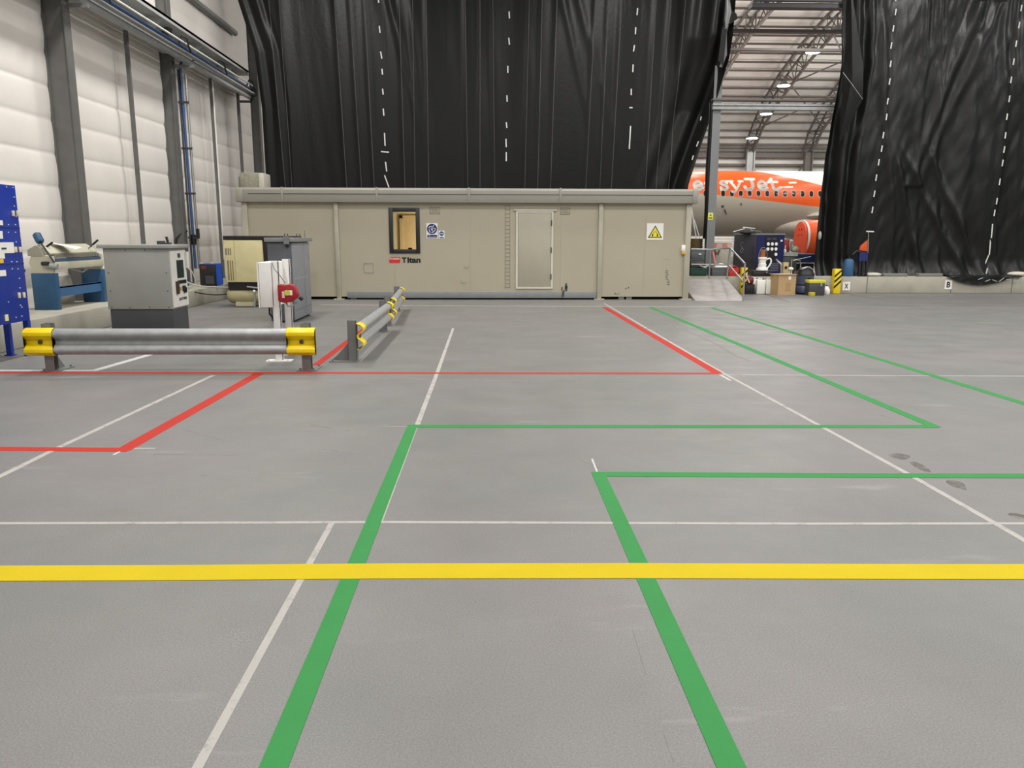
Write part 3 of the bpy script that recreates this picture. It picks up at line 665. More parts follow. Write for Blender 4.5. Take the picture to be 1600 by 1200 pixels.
# pressed vent strip, vents, caps
vs_ = MB(); a0, a1 = cx(789), cx(797)
M_emb = mat('pressed_line', (140, 134, 116), .6)
vs_.box(a0, a0 + .012, YF - .006, YF, cz_(450), cz_(321)).box(a1 - .012, a1, YF - .006, YF, cz_(450), cz_(321))
for i in range(22): zz = cz_(449) + (cz_(322) - cz_(449)) * i / 21; vs_.box(a0, a1, YF - .008, YF, zz, zz + .016)
vs_.build('slotted_strip', M_emb, cab, world=True)
for p0, p1 in ((673, 688), (875, 889)):
    v = MB(); u0, u1, z0, z1 = cx(p0), cx(p1), cz_(334.5), cz_(324)
    for a, b, c, d in ((u0, u1, z0, z0 + .012), (u0, u1, z1 - .012, z1), (u0, u0 + .012, z0, z1), (u1 - .012, u1, z0, z1)): v.box(a, b, YF - .012, YF, c, d)
    for i in range(3): v.box(u0 + .04, u1 - .04, YF - .01, YF, z0 + .04 + i * .035, z0 + .05 + i * .035)
    v.build('air_vent', M_emb, cab, world=True)
for p, q, r in ((729, 415, .03), (724.5, 439, .03), (576, 419, .05)):
    c = at(p, q, YF); 
    if r == .05: 
        v = MB(); 
        for a, b, e, f in ((c.x - .12, c.x + .12, c.z - .12, c.z - .112), (c.x - .12, c.x + .12, c.z + .112, c.z + .12), (c.x - .12, c.x - .112, c.z - .12, c.z + .12), (c.x + .112, c.x + .12, c.z - .12, c.z + .12)): v.box(a, b, YF - .006, YF, e, f)
        v.build('hatch_outline', M_emb, cab, world=True)
    else: MB().cyl((c.x, YF, c.z), (c.x, YF - .015, c.z), .055, 20).build('pipe_cap', M_cab, cab, world=True)
# scuffs
sc_ = MB(); rr = random.Random(4)
for p, q, l in ((967, 413, .02), (975, 419, .015), (987, 414, .02), (978, 451, .05), (982, 449.5, .05), (961, 459, .05), (964, 460, .04), (967, 459, .03), (878, 451, .05), (884, 447, .08), (885, 451, .08), (879.5, 459, .1), (1039, 405, .02), (1044, 406, .02)):
    c = at(p, q, YF); h = l * (2.2 if p in (878, 884, 885, 879.5) else .8)
    sc_.prism([(c.x - l * .4, c.z - h * .5), (c.x + l * .3, c.z - h * .3), (c.x + l * .4, c.z + h * .5), (c.x - l * .2, c.z + h * .3)], YF - .002 - (.03 if q > 455 and p < 935 else 0), YF)
for i in range(9):
    c = at(1043 + rr.uniform(-2, 2), 423 + i * 2.7, YF); sc_.box(c.x - .03, c.x + .03, YF - .002, YF, c.z - .008, c.z + .008)
sc_.build('scuff_marks', mat('scuff', (74, 70, 62), .7), cab, world=True)
# company lettering
g0, g1, h0, h1 = cx(608), cx(625), cz_(411), cz_(402)
MB().box(g0, g1, YF - .006, YF, h0, h1).build('logo_plate', mat('logo_red', (206, 42, 40), .5), cab, world=True)
def W(o, par):                                     # text is built in world space; shift into the parent's
    for v in o.data.vertices: v.co -= Vector(cab.location)
    o.parent = par; return o
W(text('logo_letters', 'Portakabin', g0 + .01, g1 - .01, h0 + .085, h1 - .012, YF - .006, M_label, cab, bold=.01), cab)
W(text('letter', 'T', cx(627.8), cx(635), cz_(411), cz_(402.3), YF, M_black, cab, th=.004, bold=.05), cab)
W(text('lettering', 'itan', cx(636.3), cx(657), cz_(411), cz_(402), YF, M_black, cab, th=.004, bold=.045), cab)
# signs on the cabin
def ring2(mb, c, r0, r1, y, t=.003, n=28):
    pts = [(c[0] + r1 * math.cos(2 * PI * i / n), c[1] + r1 * math.sin(2 * PI * i / n)) for i in range(n)]; mb.prism(pts, y - t, y); return mb
def strokes(mb, pls, wd, y, t=.003, proj=None):
    for pl in pls:
        for a, b in zip(pl, pl[1:]):
            d = Vector((b[0] - a[0], b[1] - a[1])); L_ = d.length or 1e-6; n = Vector((-d.y, d.x)) / L_ * wd / 2
            mb.prism([(a[0] + n.x, a[1] + n.y), (b[0] + n.x, b[1] + n.y), (b[0] - n.x, b[1] - n.y), (a[0] - n.x, a[1] - n.y)], y - t, y)
        for a in pl: mb.prism([(a[0] + wd / 2 * math.cos(k * PI / 4), a[1] + wd / 2 * math.sin(k * PI / 4)) for k in range(8)], y - t, y)
    return mb
M_sblue = mat('sign_blue', (22, 32, 110), .5, var=.02); M_sblue2 = mat('sign_mid_blue', (40, 84, 140), .5, var=.02)
s1 = thing('ppe_sign', 'white sign with a dark blue disc of protective gear, beside the cabin window', 'sign', (cx(676), YF, cz_(360)))
a, b, c, d = cx(667), cx(684.5), cz_(372.5), cz_(349)
MB().box(a, b, YF - .006, YF, c, d).build('board', M_label, s1, world=True)
cc = ((a + b) / 2, d - (b - a) * .5)
ring2(MB(), cc, 0, (b - a) * .45, YF - .006).build('disc', M_sblue, s1, world=True)
hd = MB(); r = (b - a) * .45
def sp(pts): return [[(cc[0] + p[0] * r, cc[1] + p[1] * r) for p in pl] for pl in pts]
strokes(hd, sp([[(-.6, .2), (-.5, .45), (-.15, .5), (.0, .3)], [(-.55, -.1), (-.5, -.5), (-.3, -.62)], [(.1, .5), (.35, .62)], [(.1, .05), (.0, -.3), (.2, -.45), (.5, -.4), (.68, -.15), (.6, .1), (.3, .18), (.1, .05)], [(-.05, -.7), (.25, -.7)], [(-.2, .1), (-.05, -.2)]]), r * .17, YF - .009)
hd.build('pictogram', M_label, s1, world=True)
MB().box(a + .02, b - .02, YF - .008, YF - .006, c + .015, c + .085).build('caption_band', M_sblue, s1, world=True)
o = text('caption', 'PPE\nMUST BE WORN', a + .05, b - .05, c + .025, c + .075, YF - .008, M_label, s1)
for v in o.data.vertices: v.co -= s1.location
s2 = thing('goggles_sign', 'small white sign with a mid blue goggles disc, right of the larger blue sign', 'sign', (cx(690), YF, cz_(366)))
a, b, c, d = cx(686), cx(695), cz_(373), cz_(360.5)
MB().box(a, b, YF - .006, YF, c, d).build('board', M_label, s2, world=True)
cc2 = ((a + b) / 2, d - (b - a) * .5); r2 = (b - a) * .4
ring2(MB(), cc2, 0, r2, YF - .006).build('disc', M_sblue2, s2, world=True)
strokes(MB(), [[(cc2[0] - r2 * .45, cc2[1]), (cc2[0] - r2 * .2, cc2[1])], [(cc2[0] + r2 * .2, cc2[1]), (cc2[0] + r2 * .45, cc2[1])]], r2 * .5, YF - .009).build('pictogram', M_label, s2, world=True)
MB().box(a + .02, b - .02, YF - .008, YF - .006, c + .012, c + .04).build('caption_band', M_sblue2, s2, world=True)
s3 = thing('hearing_sign', 'white square sign with yellow triangle and ear defenders at cabin right end', 'sign', (cx(1022), YF, cz_(361)))
a, b, c, d = cx(1009.3), cx(1035), cz_(374), cz_(348)
MB().box(a, b, YF - .008, YF, c, d).build('board', M_label, s3, world=True)
wd_ = b - a; tri = lambda k: [((a + b) / 2 - k * wd_ * .43, c + wd_ * (.12 + (1 - k) * .23)), ((a + b) / 2 + k * wd_ * .43, c + wd_ * (.12 + (1 - k) * .23)), ((a + b) / 2, d - wd_ * (.12 + (1 - k) * .5))]
MB().prism(tri(1.0), YF - .011, YF - .008).build('black_triangle', M_black, s3, world=True)
MB().prism(tri(.80), YF - .013, YF - .011).build('yellow_triangle', mat('sign_yellow', (232, 216, 66), .5, var=.02), s3, world=True)
mx_, mz_ = (a + b) / 2, c + wd_ * .27
hb = MB(); strokes(hb, [arc(mx_, mz_ + .02, wd_ * .12, 0, 180, 8, wd_ * .17)], .012, YF - .013, .002); hb.build('headband', mat('olive_band', (176, 160, 30), .5), s3, world=True)
strokes(MB(), [[(mx_ - wd_ * .15, mz_ - .02), (mx_ - wd_ * .15, mz_ + .02)], [(mx_ + wd_ * .15, mz_ - .02), (mx_ + wd_ * .15, mz_ + .02)]], .03, YF - .013, .002).build('ear_cup', M_black, s3, world=True)
al = thing('wall_alarm', 'small white call box with an amber lower part on the cabin corner', 'alarm', (cx(1067.5), YF, cz_(390)))
MB().box(cx(1063.5), cx(1071.5), YF - .07, YF, cz_(392), cz_(382)).build('housing', M_label, al, world=True, bev=.02)
MB().box(cx(1064), cx(1071), YF - .075, YF, cz_(397), cz_(392)).build('amber_lamp', mat('amber', (206, 160, 70), .4), al, world=True, bev=.015)
# roof-top unit
ac = thing('rooftop_unit', 'weathered grey box unit standing on the left end of the cabin roof', 'roof unit', (at(395, 294, YF + .6).x, YF + .6, zf1))
a, b = at(374, 290, YF + .6).x, at(416, 290, YF + .6).x; zt3 = at(395, 270, YF + .6).z
MB().box(a + .05, b - .16, YF + .5, YF + 1.1, zf1 - .02, zt3).build('casing', mat('weathered_box', (142, 138, 122), .8, var=.25, vscale=14, bump=.5), ac, world=True, bev=.02)
MB().box(b - .16, b - .02, YF + .48, YF + 1.1, zf1 - .02, zt3 - .01).build('end_cover', mat('pale_cover', (184, 180, 166), .6), ac, world=True, bev=.02)
MB().box(a, a + .05, YF + .55, YF + 1.0, zf1 - .02, zt3 - .1).build('side_cowl', M_galvd, ac, world=True)

# ------------------------------------------------------------ ramp and its handrail
rp = MB(); rx0 = xr + .1; ra = 6.42; rb2 = 6.6
yr0, yr1 = gr(1120, 470).y, 21.35
rp.add([(rx0, yr0, 0), (ra, yr0, 0), (ra + .1, yr1, .42), (rx0, yr1, .42), (rx0, 22.09, .42), (6.7, 22.09, .42), (ra + .1, yr1, .42), (rx0, yr0, 0), (rx0, 22.09, 0), (6.7, 22.09, 0), (ra + .1, yr1, 0)],
       [(0, 1, 2, 3), (3, 2, 5, 4), (1, 10, 2), (2, 10, 9, 5), (4, 5, 9, 8), (0, 3, 4, 8), (0, 8, 9, 10, 1)])
rpo = rp.build('concrete_ramp', mat('ramp_concrete', (160, 154, 150), .8, var=.2, vscale=3, bump=.2, bscale=30))
tag(rpo, 'short sloping concrete ramp at the right end of the cabin', 'ramp')
hr = thing('handrail', 'grey tubular handrail around the ramp beside the cabin', 'handrail', (6.4, 21.5, 0))
r_ = .024
A0 = at(1080, 389, 21.95); A1 = at(1110, 390, 21.9); A2 = at(1141, 387.5, 21.6); A3 = at(1164, 412, gr(1161, 471).y)
e1 = Vector((A1.x, 21.9, .42)); e2 = Vector((A2.x - .05, 21.6, .42)); e3 = Vector((gr(1161, 471).x, gr(1161, 471).y, 0))
MB().tube([A0, A1, A2 - Vector((.04, 0, 0)), A2 + (A3 - A2) * .04, A3, A3 + Vector((0, .02, -.08))], r_, 10).build('top_rail', M_chrome, hr, world=True)
for a_, b_ in ((A1, e1), (A2, e2), (A3, e3)): MB().tube([a_, b_], r_, 10).build('rail_post', M_chrome, hr, world=True)
m1 = at(1110, 413.5, 21.9); m2 = at(1139, 414, 21.6); m3 = at(1163, 442, e3.y)
MB().tube([at(1080, 413, 21.95), m1, m2, m3], r_ * .9, 10).build('middle_rail', M_chrome, hr, world=True)

# ------------------------------------------------------------ guard barriers
Wp = [(-.155, .0), (-.140, .045), (-.110, .078), (-.075, .078), (-.045, .045), (-.018, .008), (.018, .008), (.045, .045), (.075, .078), (.110, .078), (.140, .045), (.155, .0)]
def barrier(label, P0, P1, zc, face, posts, cap=.33, H=.5):
    # P0,P1: beam ends on plan; face: unit vector the waves look to
    P0 = Vector(P0); P1 = Vector(P1); d = (P1 - P0).normalized(); f = Vector(face)
    th_ = thing('guard_barrier', label, 'barrier', ((P0.x + P1.x) / 2, (P0.y + P1.y) / 2, 0), 0, 'galvanised guard barriers')
    def strip(a, b, off, sc=1.0, t=.006):
        mb = MB(); vs = []
        segs = 2
        for e in (a, b):
            for z, o in Wp: q = P0 + d * e + f * (o * sc + off); vs.append((q.x, q.y, zc + z * sc))
            for z, o in Wp[::-1]: q = P0 + d * e + f * (o * sc + off - t); vs.append((q.x, q.y, zc + z * sc))
        n = 2 * len(Wp); return mb.add(vs, [list(range(n)), list(range(n, 2 * n))[::-1]] + [[i, (i + 1) % n, (i + 1) % n + n, i + n] for i in range(n)])
    L_ = (P1 - P0).length
    strip(.06, L_ - .06, 0).build('beam', M_galv, th_, world=True, ang=60)
    for a, b in ((0, cap), (L_ - cap, L_)):
        e = strip(a, b, .012, 1.07, .014).build('end_cap', M_yel, th_, world=True, bev=.004, ang=60)
        q = P0 + d * ((a + b) / 2) + f * .03
        bo = MB().cyl((q.x, q.y, zc), (q.x + f.x * .012, q.y + f.y * .012, zc), .025, 12); bo.v = [v - Vector(th_.location) for v in bo.v]; bo.build('bolt', M_dark, e)
    for s in posts:
        q = P0 + d * s - f * .06; hw = .05
        mb = MB()
        def bx(du0, du1, dv0, dv1, z0, z1):
            vs = []
            for z in (z0, z1):
                for v in (dv0, dv1):
                    for u in (du0, du1): p = q + d * u + f * v; vs.append((p.x, p.y, z))
            mb.add(vs, [(0, 2, 3, 1), (4, 5, 7, 6), (0, 1, 5, 4), (2, 6, 7, 3), (0, 4, 6, 2), (1, 3, 7, 5)])
        bx(-hw, hw, .04, .052, .01, H); bx(-hw, -hw + .008, -.06, .05, .01, H); bx(-hw, hw, -.06, -.052, .01, H)
        po = mb.build('post', M_galvd, th_, world=True)
        mb = MB(); bx(-.11, .11, -.30, .07, 0, .012)
        vs = []
        for u in (-.005, .005):
            for v, z in ((-.06, .24), (-.06, .012), (-.27, .012)): p = q + d * u + f * v; vs.append((p.x, p.y, z))
        mb.add(vs, [(0, 1, 2), (3, 5, 4), (0, 3, 4, 1), (1, 4, 5, 2), (2, 5, 3, 0)])
        for u in (-.08, .08):
            for v in (-.26, .03): p = q + d * u + f * v; mb.cyl((p.x, p.y, .012), (p.x, p.y, .035), .012, 8)
        mb.v = [v - Vector(th_.location) for v in mb.v]; mb.build('base_plate', M_galvd, po)
    return th_
yb1 = gr(270, 577).y - .05
PL = at(43, 535, yb1 - .12); PR = at(494, 535, yb1 - .12)
zc1 = (at(270, 515.5, yb1 - .15).z + at(270, 553, yb1 - .15).z) / 2
def at2(p): return (p.x, p.y, 0)
barrier('long guard barrier in front of the left machines, seen face on', at2(PL), at2(PR), zc1, (0, -1, 0), [.22, (PR - PL).length - .13], cap=.33, H=zc1 + .21)
g1 = gr(553, 564); g2 = gr(600, 518.5); g3 = gr(607, 508.5); g4 = gr(621, 486)
def side(label, a, b, e0, e1):
    d = (b - a).normalized(); f = Vector((d.y, -d.x, 0))
    P0 = a + f * .06 - d * e0; P1 = b + f * .06 + d * e1
    barrier(label, (P0.x, P0.y, 0), (P1.x, P1.y, 0), .33, f, [e0, (P1 - P0).length - e1], cap=.22, H=.53)
side('nearer of the two guard barriers running away toward the cabin', g1, g2, .12, .22)
side('farther guard barrier running toward the cabin window', g3, g4, .1, .3)
# ------------------------------------------------------------ blue switch cabinet (left edge)
bc = thing('control_cabinet', 'tall royal blue steel cabinet on legs at the left edge', 'cabinet', (-6.47, 9.6, 0))
yF = 10.55; X1 = at(36, 400, yF).x; zt4 = at(27, 290, yF).z; zb4 = at(41, 500, yF).z
MB().box(X1 - .33, X1, 8.3, yF, zb4, zt4).build('body', M_blue, bc, world=True, bev=.006)
for a, b in ((X1 - .07, yF - .06), (X1 - .33, yF - .06), (X1 - .07, 8.3), (X1 - .33, 8.3)):
    lg = MB().box(a, a + .07, b, b + .06, .012, zb4 + .0).build('leg', M_blue, bc, world=True)
    f_ = MB().box(a - .02, a + .09, b - .02, b + .08, 0, .012); f_.v = [v - Vector(bc.location) for v in f_.v]; f_.build('foot', M_blue, lg)
def cab_at(px, py):                                # the point on the cabinet's wide face on that sight line
    d = RM @ Vector(((px - 800) / F, -(py - 600) / F, -1)); p = EYE + d * ((X1 - 0) / d.x); return p.y, p.z
rv = MB()
for (px, py) in ((10, 292), (20, 293), (22, 308), (22, 322), (25, 338), (13, 351), (24, 351), (3, 363), (13, 363), (24, 363), (25, 378), (26, 409), (18, 409), (19, 420), (28, 420), (30, 435), (31, 450), (32, 477), (34, 480), (25, 496), (34, 494), (13, 472)):
    y, z = cab_at(px, py); rv.cyl((X1, y, z), (X1 + .006, y, z), .007, 8)
rvo = rv.build('rivets', M_label, bc, world=True, kind='stuff')
sm_ = MB()
for py in (356, 413):
    y, z = cab_at(15, py); sm_.box(X1, X1 + .003, 8.3, yF, z - .005, z + .005)
sm_.build('panel_seam', mat('dark_blue_seam', (16, 34, 100), .5), bc, world=True)
for (px, py) in ((19.5, 333.5), (26.5, 333.5), (23.5, 390), (30.5, 390), (29, 461.5), (36.5, 461)):
    y, z = cab_at(px, py); MB().box(X1, X1 + .02, y - .02, y + .02, z - .035, z + .035).build('latch', mat('cream_latch', (222, 210, 180), .4), bc, world=True, bev=.004)
for (a, b, c, d, n, m) in ((-12, 22, 379, 395, 'name_plate', M_label), (-10, 4, 361, 373, 'label_plate', M_label), (-10, 7, 396, 404, 'label_plate', M_label), (-8, 9, 423, 431, 'label_plate', M_label), (-6, 5, 404, 411, 'warning_label', mat('label_yellow', (226, 190, 60), .5)), (7, 13, 492, 501, 'warning_label', mat('label_cream', (226, 216, 160), .5)), (-8, 4, 344, 352, 'label_plate', M_label)):
    y0, z1 = cab_at(a, c); y1, z0 = cab_at(b, d); MB().box(X1, X1 + .008, y0, y1, z0, z1).build(n, m, bc, world=True)
y, z = cab_at(5, 388); MB().box(X1 + .008, X1 + .012, y - .05, y + .05, z - .012, z + .008).build('plate_mark', M_dark, bc, world=True)
# office chair behind it
oc = thing('office_chair', 'black office chair mostly hidden behind the blue cabinet', 'chair', (-7.25, 11.75, .37))
def L(mb, name, m, par, **k): return mb.build(name, m, par, **k)
sb = MB(); 
for i in range(5):
    t = 2 * PI * i / 5 + .5; sb.bar((0, 0, .1), (.3 * math.cos(t), .3 * math.sin(t), .06), .05, .035)
L(sb, 'star_base', M_black, oc)
cs = MB()
for i in range(5):
    t = 2 * PI * i / 5 + .5; cs.cyl((.3 * math.cos(t), .3 * math.sin(t) - .02, .03), (.3 * math.cos(t), .3 * math.sin(t) + .02, .03), .03, 12)
    L(cs, 'castor', M_black, oc); cs = MB()
L(MB().cyl((0, 0, .1), (0, 0, .42), .03), 'gas_lift', M_chrome, oc)
L(MB().box(-.24, .24, -.24, .22, .42, .5), 'seat', M_black, oc, bev=.04)
L(MB().box(-.22, .22, .2, .27, .58, 1.05), 'backrest', M_black, oc, bev=.04)
for s in (-1, 1): L(MB().tube([(s * .23, 0, .45), (s * .3, 0, .5), (s * .3, 0, .68)], .02).box(s * .3 - .035, s * .3 + .035, -.16, .14, .68, .72), 'armrest', M_black, oc, bev=.008)

# ------------------------------------------------------------ sheet folding machine
fy0, fy1 = 13.05, 14.75
fm = thing('folding_machine', 'sheet metal folding machine with slate blue legs and cream clamp beam', 'machine', (-7.45, 13.9, .37))
zt5 = at(70, 427, fy0).z
xa, xb = at(51, 455, fy0).x, at(88, 455, fy0).x
for y0, y1, nm in ((fy0, fy0 + .12, 0), (fy1 - .12, fy1, 1)):
    MB().box(xa, xb, y0, y1, .37, zt5).build('leg', M_teal, fm, world=True, bev=.006)
za, zb_ = at(100, 448, 13.3).z, at(100, 463, 13.3).z
MB().box(xb - .06, xb - .03, fy0 + .12, fy1 - .12, zb_, za).box(xb - .12, xb - .03, fy0 + .12, fy1 - .12, za - .02, za).build('lower_beam', mat('slate_blue_light', (52, 96, 138), .45), fm, world=True)
M_cr = M_cream
# end frames
for y0, y1 in ((fy0 + .02, fy0 + .08), (fy1 - .08, fy1 - .02)):
    MB().prism([(y, z) for y, z in ((xa + .03, zt5), (xb - .03, zt5), (xb - .01, 1.14), (xb - .02, 1.25), (xa + .02, 1.25), (xa - .02, 1.14))], y0, y1).build('end_frame', M_cr, fm, world=True)
    MB().prism([(xa - .02, 1.25), (xa + .22, 1.25), (xa + .18, 1.38), (xa + .12, 1.42), (xa - .02, 1.35)], y0 - .01, y1).build('hinge_cheek', mat('grey_cream', (150, 147, 132), .5), fm, world=True)
zq = 1.2
MB().prism([(xa + .1, 1.44), (xb - .15, 1.36), (xb - .08, 1.29), (xb - .1, 1.26), (xa + .05, 1.28)], fy0 + .1, fy1 - .05).build('clamp_beam', M_cream, fm, world=True, bev=.01)
tt = MB()
for i in range(24): y = fy0 + .16 + i * .062; tt.box(xb - .12, xb - .05, y, y + .05, 1.215, 1.27)
tt.build('finger_strip', mat('grey_fingers', (140, 138, 130), .4, .3), fm, world=True)
MB().box(xb - .14, xb - .02, fy0 + .12, fy1 - .06, 1.155, 1.205).build('blue_strip', mat('blue_strip', (64, 84, 108), .5), fm, world=True)
MB().box(xb - .08, xb + .0, fy0 + .06, fy1 - .02, 1.03, 1.15).build('bending_leaf', M_cream, fm, world=True, bev=.008)
MB().tube([(xb - .03, fy0 + .5, 1.03), (xb - .03, fy0 + .95, .95), (xb - .03, fy1 - .45, 1.03)], .012, 8).build('truss_rod', M_chrome, fm, world=True)
MB().tube([(xb - .1, fy0 + .0, 1.1), (xb + .05, fy0 + .02, 1.08)], .05, 14).build('pivot', M_galv, fm, world=True)
pA = at(85, 410, fy0 - .02); pB = at(63, 378, fy0 + .1)
MB().tube([pA, pB], .014, 10).build('lever', M_black, fm, world=True)
pC = at(57, 366, fy0 + .15); dd_ = (pC - pB).normalized()
MB().tube([pB - dd_ * .01, pB + dd_ * .015, pC - dd_ * .01, pC + dd_ * .01], [.05, .065, .065, .045], 18).build('counterweight', M_teal, fm, world=True)
for a, b, Y in (((72, 386), (82, 379), 13.3), ((145, 382), (153, 375), 14.5)): 
    p, q = at(*a, Y), at(*b, Y); 
    MB().tube([p - (q - p) * 1.2, p], .008, 8).tube([p, q], .018, 10).build('clamp_handle', M_black, fm, world=True)
MB().tube([at(66, 412, fy0 - .02), at(76, 412, fy0 - .04)], .035, 8).build('adjusting_knob', M_black, fm, world=True)
pl = [at(88, 378, 13.6), at(99, 377, 13.75), at(111, 389, 13.55), at(98, 389, 13.3)]
mb = MB(); z0 = [p for p in pl]
mb.grid(lambda u, v: Vector((xa + .12 + .38 * v, 13.45 + .35 * u, 1.452 - .085 * v + .012 * math.sin(u * 5 + v * 3))), 8, 8)
tag(mb.build('paper_sheet', M_label, solid=.003), 'white paper sheet lying on the folding machine', 'paper')
# dustbin-like bag and bits behind the machine
mb = MB(); mb.lathe([(.18, 0), (.22, .1), (.2, .3), (.17, .5), (.08, .56)], (-7.75, 14.35, .37), 18)
tag(mb.build('plastic_sack', mat('clear_sack', (182, 176, 168), .35, var=.2, vscale=8, bump=.6, bscale=12)), 'pale plastic sack behind the folding machine legs', 'sack')
tag(MB().box(-7.69, -7.685, 15.12, 15.22, .92, 1.04).build('wall_label', M_label), 'small white label on the foot of the nearest thick column', 'label')

# ------------------------------------------------------------ power supply unit
px_ = thing('power_unit', 'pale grey ground power unit with dark plinth behind the long barrier', 'power unit', (-5.55, 12.6, 0))
y0 = 12.3; xa2, xb2 = at(166, 450, y0).x, at(268, 450, y0).x
y1 = 12.3; Xr = xb2
d = RM @ Vector(((293 - 800) / F, -(450 - 600) / F, -1)); y1 = (d.y / d.x) * Xr
zl = at(200, 388, y0).z; zm = at(200, 483, y0).z
M_pu = mat('power_unit_panel', (158, 158, 150), .5, .15, var=.08, vscale=3); M_puw = mat('power_unit_front', (214, 212, 202), .5)
MB().box(xa2, xb2, y0, y1, zm, zl).build('casing', M_pu, px_, world=True, bev=.006)
MB().box(xa2 + .02, xb2 - .01, y0 + .02, y1 - .02, 0, zm).build('base', mat('dark_base', (66, 67, 69), .5), px_, world=True, bev=.004)
MB().box(xa2 - .07, xb2 + .05, y0 - .05, y1 + .05, zl, zl + .055).build('lid', M_pu, px_, world=True, bev=.006)
Xq = xb2 + .012
MB().box(xb2, Xq, y0 + .02, y1 - .02, zm + .02, zl - .04).build('control_panel', M_puw, px_, world=True)
dy = y1 - y0
def PB(a, b, c, d, t=.006): return MB().box(Xq, Xq + t, y0 + dy * a, y0 + dy * b, zm + (zl - zm) * c, zm + (zl - zm) * d)
PB(.36, .78, .50, .80).build('display_window', mat('dark_screen', (42, 54, 48), .15, var=.4, vscale=6), px_, world=True)
PB(.46, .62, .84, .91).build('badge', M_dark, px_, world=True)
for i in range(4): PB(.36 + i * .13, .45 + i * .13, .405, .46, .02).build('switch', M_black, px_, world=True)
PB(.22, .34, .24, .45, .03).build('breaker_handle', mat('brown_black', (60, 40, 34), .5), px_, world=True)
PB(.38, .5, .29, .35, .02).build('yellow_knob', mat('ochre', (170, 140, 60), .5), px_, world=True)
PB(.62, .74, .27, .36, .03).build('socket', M_black, px_, world=True); PB(.70, .8, .24, .33, .03).build('socket', M_black, px_, world=True)
o = text('lettering', 'AXA POWER', y0 + dy * .36, y0 + dy * .86, zm + (zl - zm) * .12, zm + (zl - zm) * .17, Xq, M_black, px_, th=.003, bold=.02, face='+X')
for v in o.data.vertices: v.co -= px_.location
sc2 = MB()
for u, v in ((.06, .6), (.94, .6), (.06, .3), (.94, .3), (.06, .03), (.34, .03), (.64, .03), (.94, .03), (.34, .97), (.64, .97)): sc2.cyl((xa2 + (xb2 - xa2) * u, y0, zm + (zl - zm) * v), (xa2 + (xb2 - xa2) * u, y0 - .006, zm + (zl - zm) * v), .009, 8)
sc2.build('screws', M_dark, px_, world=True, kind='stuff')
ck = thing('cable_gland_block', 'black connector block lying on top of the grey power unit', 'connector', (xb2 - .2, y0 + .4, zl + .055))
MB().box(-.12, .08, -.04, .04, .0, .03).box(-.12, -.02, -.04, .04, .03, .055).build('block', M_dark, ck)
MB().tube([(.04, 0, .03), (.02, 0, .12)], .02).build('plug', M_black, ck)
wb = thing('wall_switch_box', 'small cream box beside the power unit top edge', 'box', (xb2 + .25, y1 + .6, 0))
MB().box(xb2 + .008, xb2 + .06, y1 - .06, y1 + .0, zl - .32, zl - .06).build('side_box', M_puw, px_, world=True)
bpy.data.objects.remove(wb)

# ------------------------------------------------------------ white distribution post
wp = thing('distribution_post', 'white twin post frame carrying a white electrical box behind the barrier', 'electrical post', (-2.66, 10.1, 0))
f1 = gr(437, 564); f2 = gr(454, 554)
zt6 = at(450, 405, f2.y).z
def chan(xc, y, z1, nm='post'):
    p = MB().box(xc - .045, xc + .045, y - .02, y + .02, .012, z1).box(xc + .035, xc + .045, y - .02, y + .05, .012, z1)
    po = p.build(nm, M_white, wp, world=True, bev=.004)
    f = MB().box(xc - .16, xc + .16, y - .08, y + .08, 0, .012).cyl((xc - .12, y - .05, .012), (xc - .12, y - .05, .03), .012).cyl((xc + .12, y - .05, .012), (xc + .12, y - .05, .03), .012)
    f.v = [v - Vector(wp.location) for v in f.v]; f.build('foot_plate', M_white, po)
chan(f1.x, f1.y, at(436, 408, f1.y).z); chan(f2.x - .0, f2.y, zt6)
bx0, bx1 = at(404, 440, f1.y).x, at(426, 440, f1.y).x; bz0, bz1 = at(415, 480, f1.y).z, at(415, 410, f1.y).z
MB().box(bx0 + .02, bx1, f1.y - .05, f2.y + .05, bz0, bz1).build('enclosure', M_white, wp, world=True, bev=.01)
MB().box(bx0, bx0 + .017, f1.y - .05, f2.y + .05, bz0, bz1).build('enclosure_door', M_white, wp, world=True)
MB().box(bx1, f1.x - .045, f1.y - .03, f1.y + .03, bz0 + .02, bz1).build('mounting_channel', M_white, wp, world=True)
rc = thing('hose_reel_cover', 'dark red fabric cover with yellow label hanging on the white post', 'red cover', (f1.x + .1, f1.y - .03, at(452, 460, f1.y).z))
rz0, rz1 = at(450, 473, f1.y - .05).z, at(450, 443.5, f1.y - .05).z; ra0, ra1 = at(436, 460, f1.y - .05).x, at(468, 460, f1.y - .05).x
def P2(u, v): return (ra0 + (ra1 - ra0) * u, rz0 + (rz1 - rz0) * v)
MB().prism([P2(0, .1), P2(.3, 0), P2(.62, .05), P2(.95, .3), P2(1.0, .45), P2(.82, .92), P2(.6, 1), P2(.35, .95), P2(.1, 1), P2(0, .95)], f1.y - .12, f1.y - .022).build('cover', mat('dark_red_fabric', (158, 22, 34), .6, var=.15, vscale=20), rc, world=True, bev=.02)
def PP(u0, u1, v0, v1, y, m, n): 
    a, b = P2(u0, v0), P2(u1, v1); MB().box(a[0], b[0], y - .004, y, a[1], b[1]).build(n, m, rc, world=True)
PP(.36, .72, .42, .68, f1.y - .12, M_label, 'label'); PP(.22, .34, .28, .62, f1.y - .12, mat('pink_label', (220, 190, 180), .5), 'label')
a = P2(.48, .55); MB().cyl((a[0], f1.y - .124, a[1]), (a[0], f1.y - .13, a[1]), .035, 16).build('round_mark', mat('green_yellow', (196, 196, 60), .5), rc, world=True)
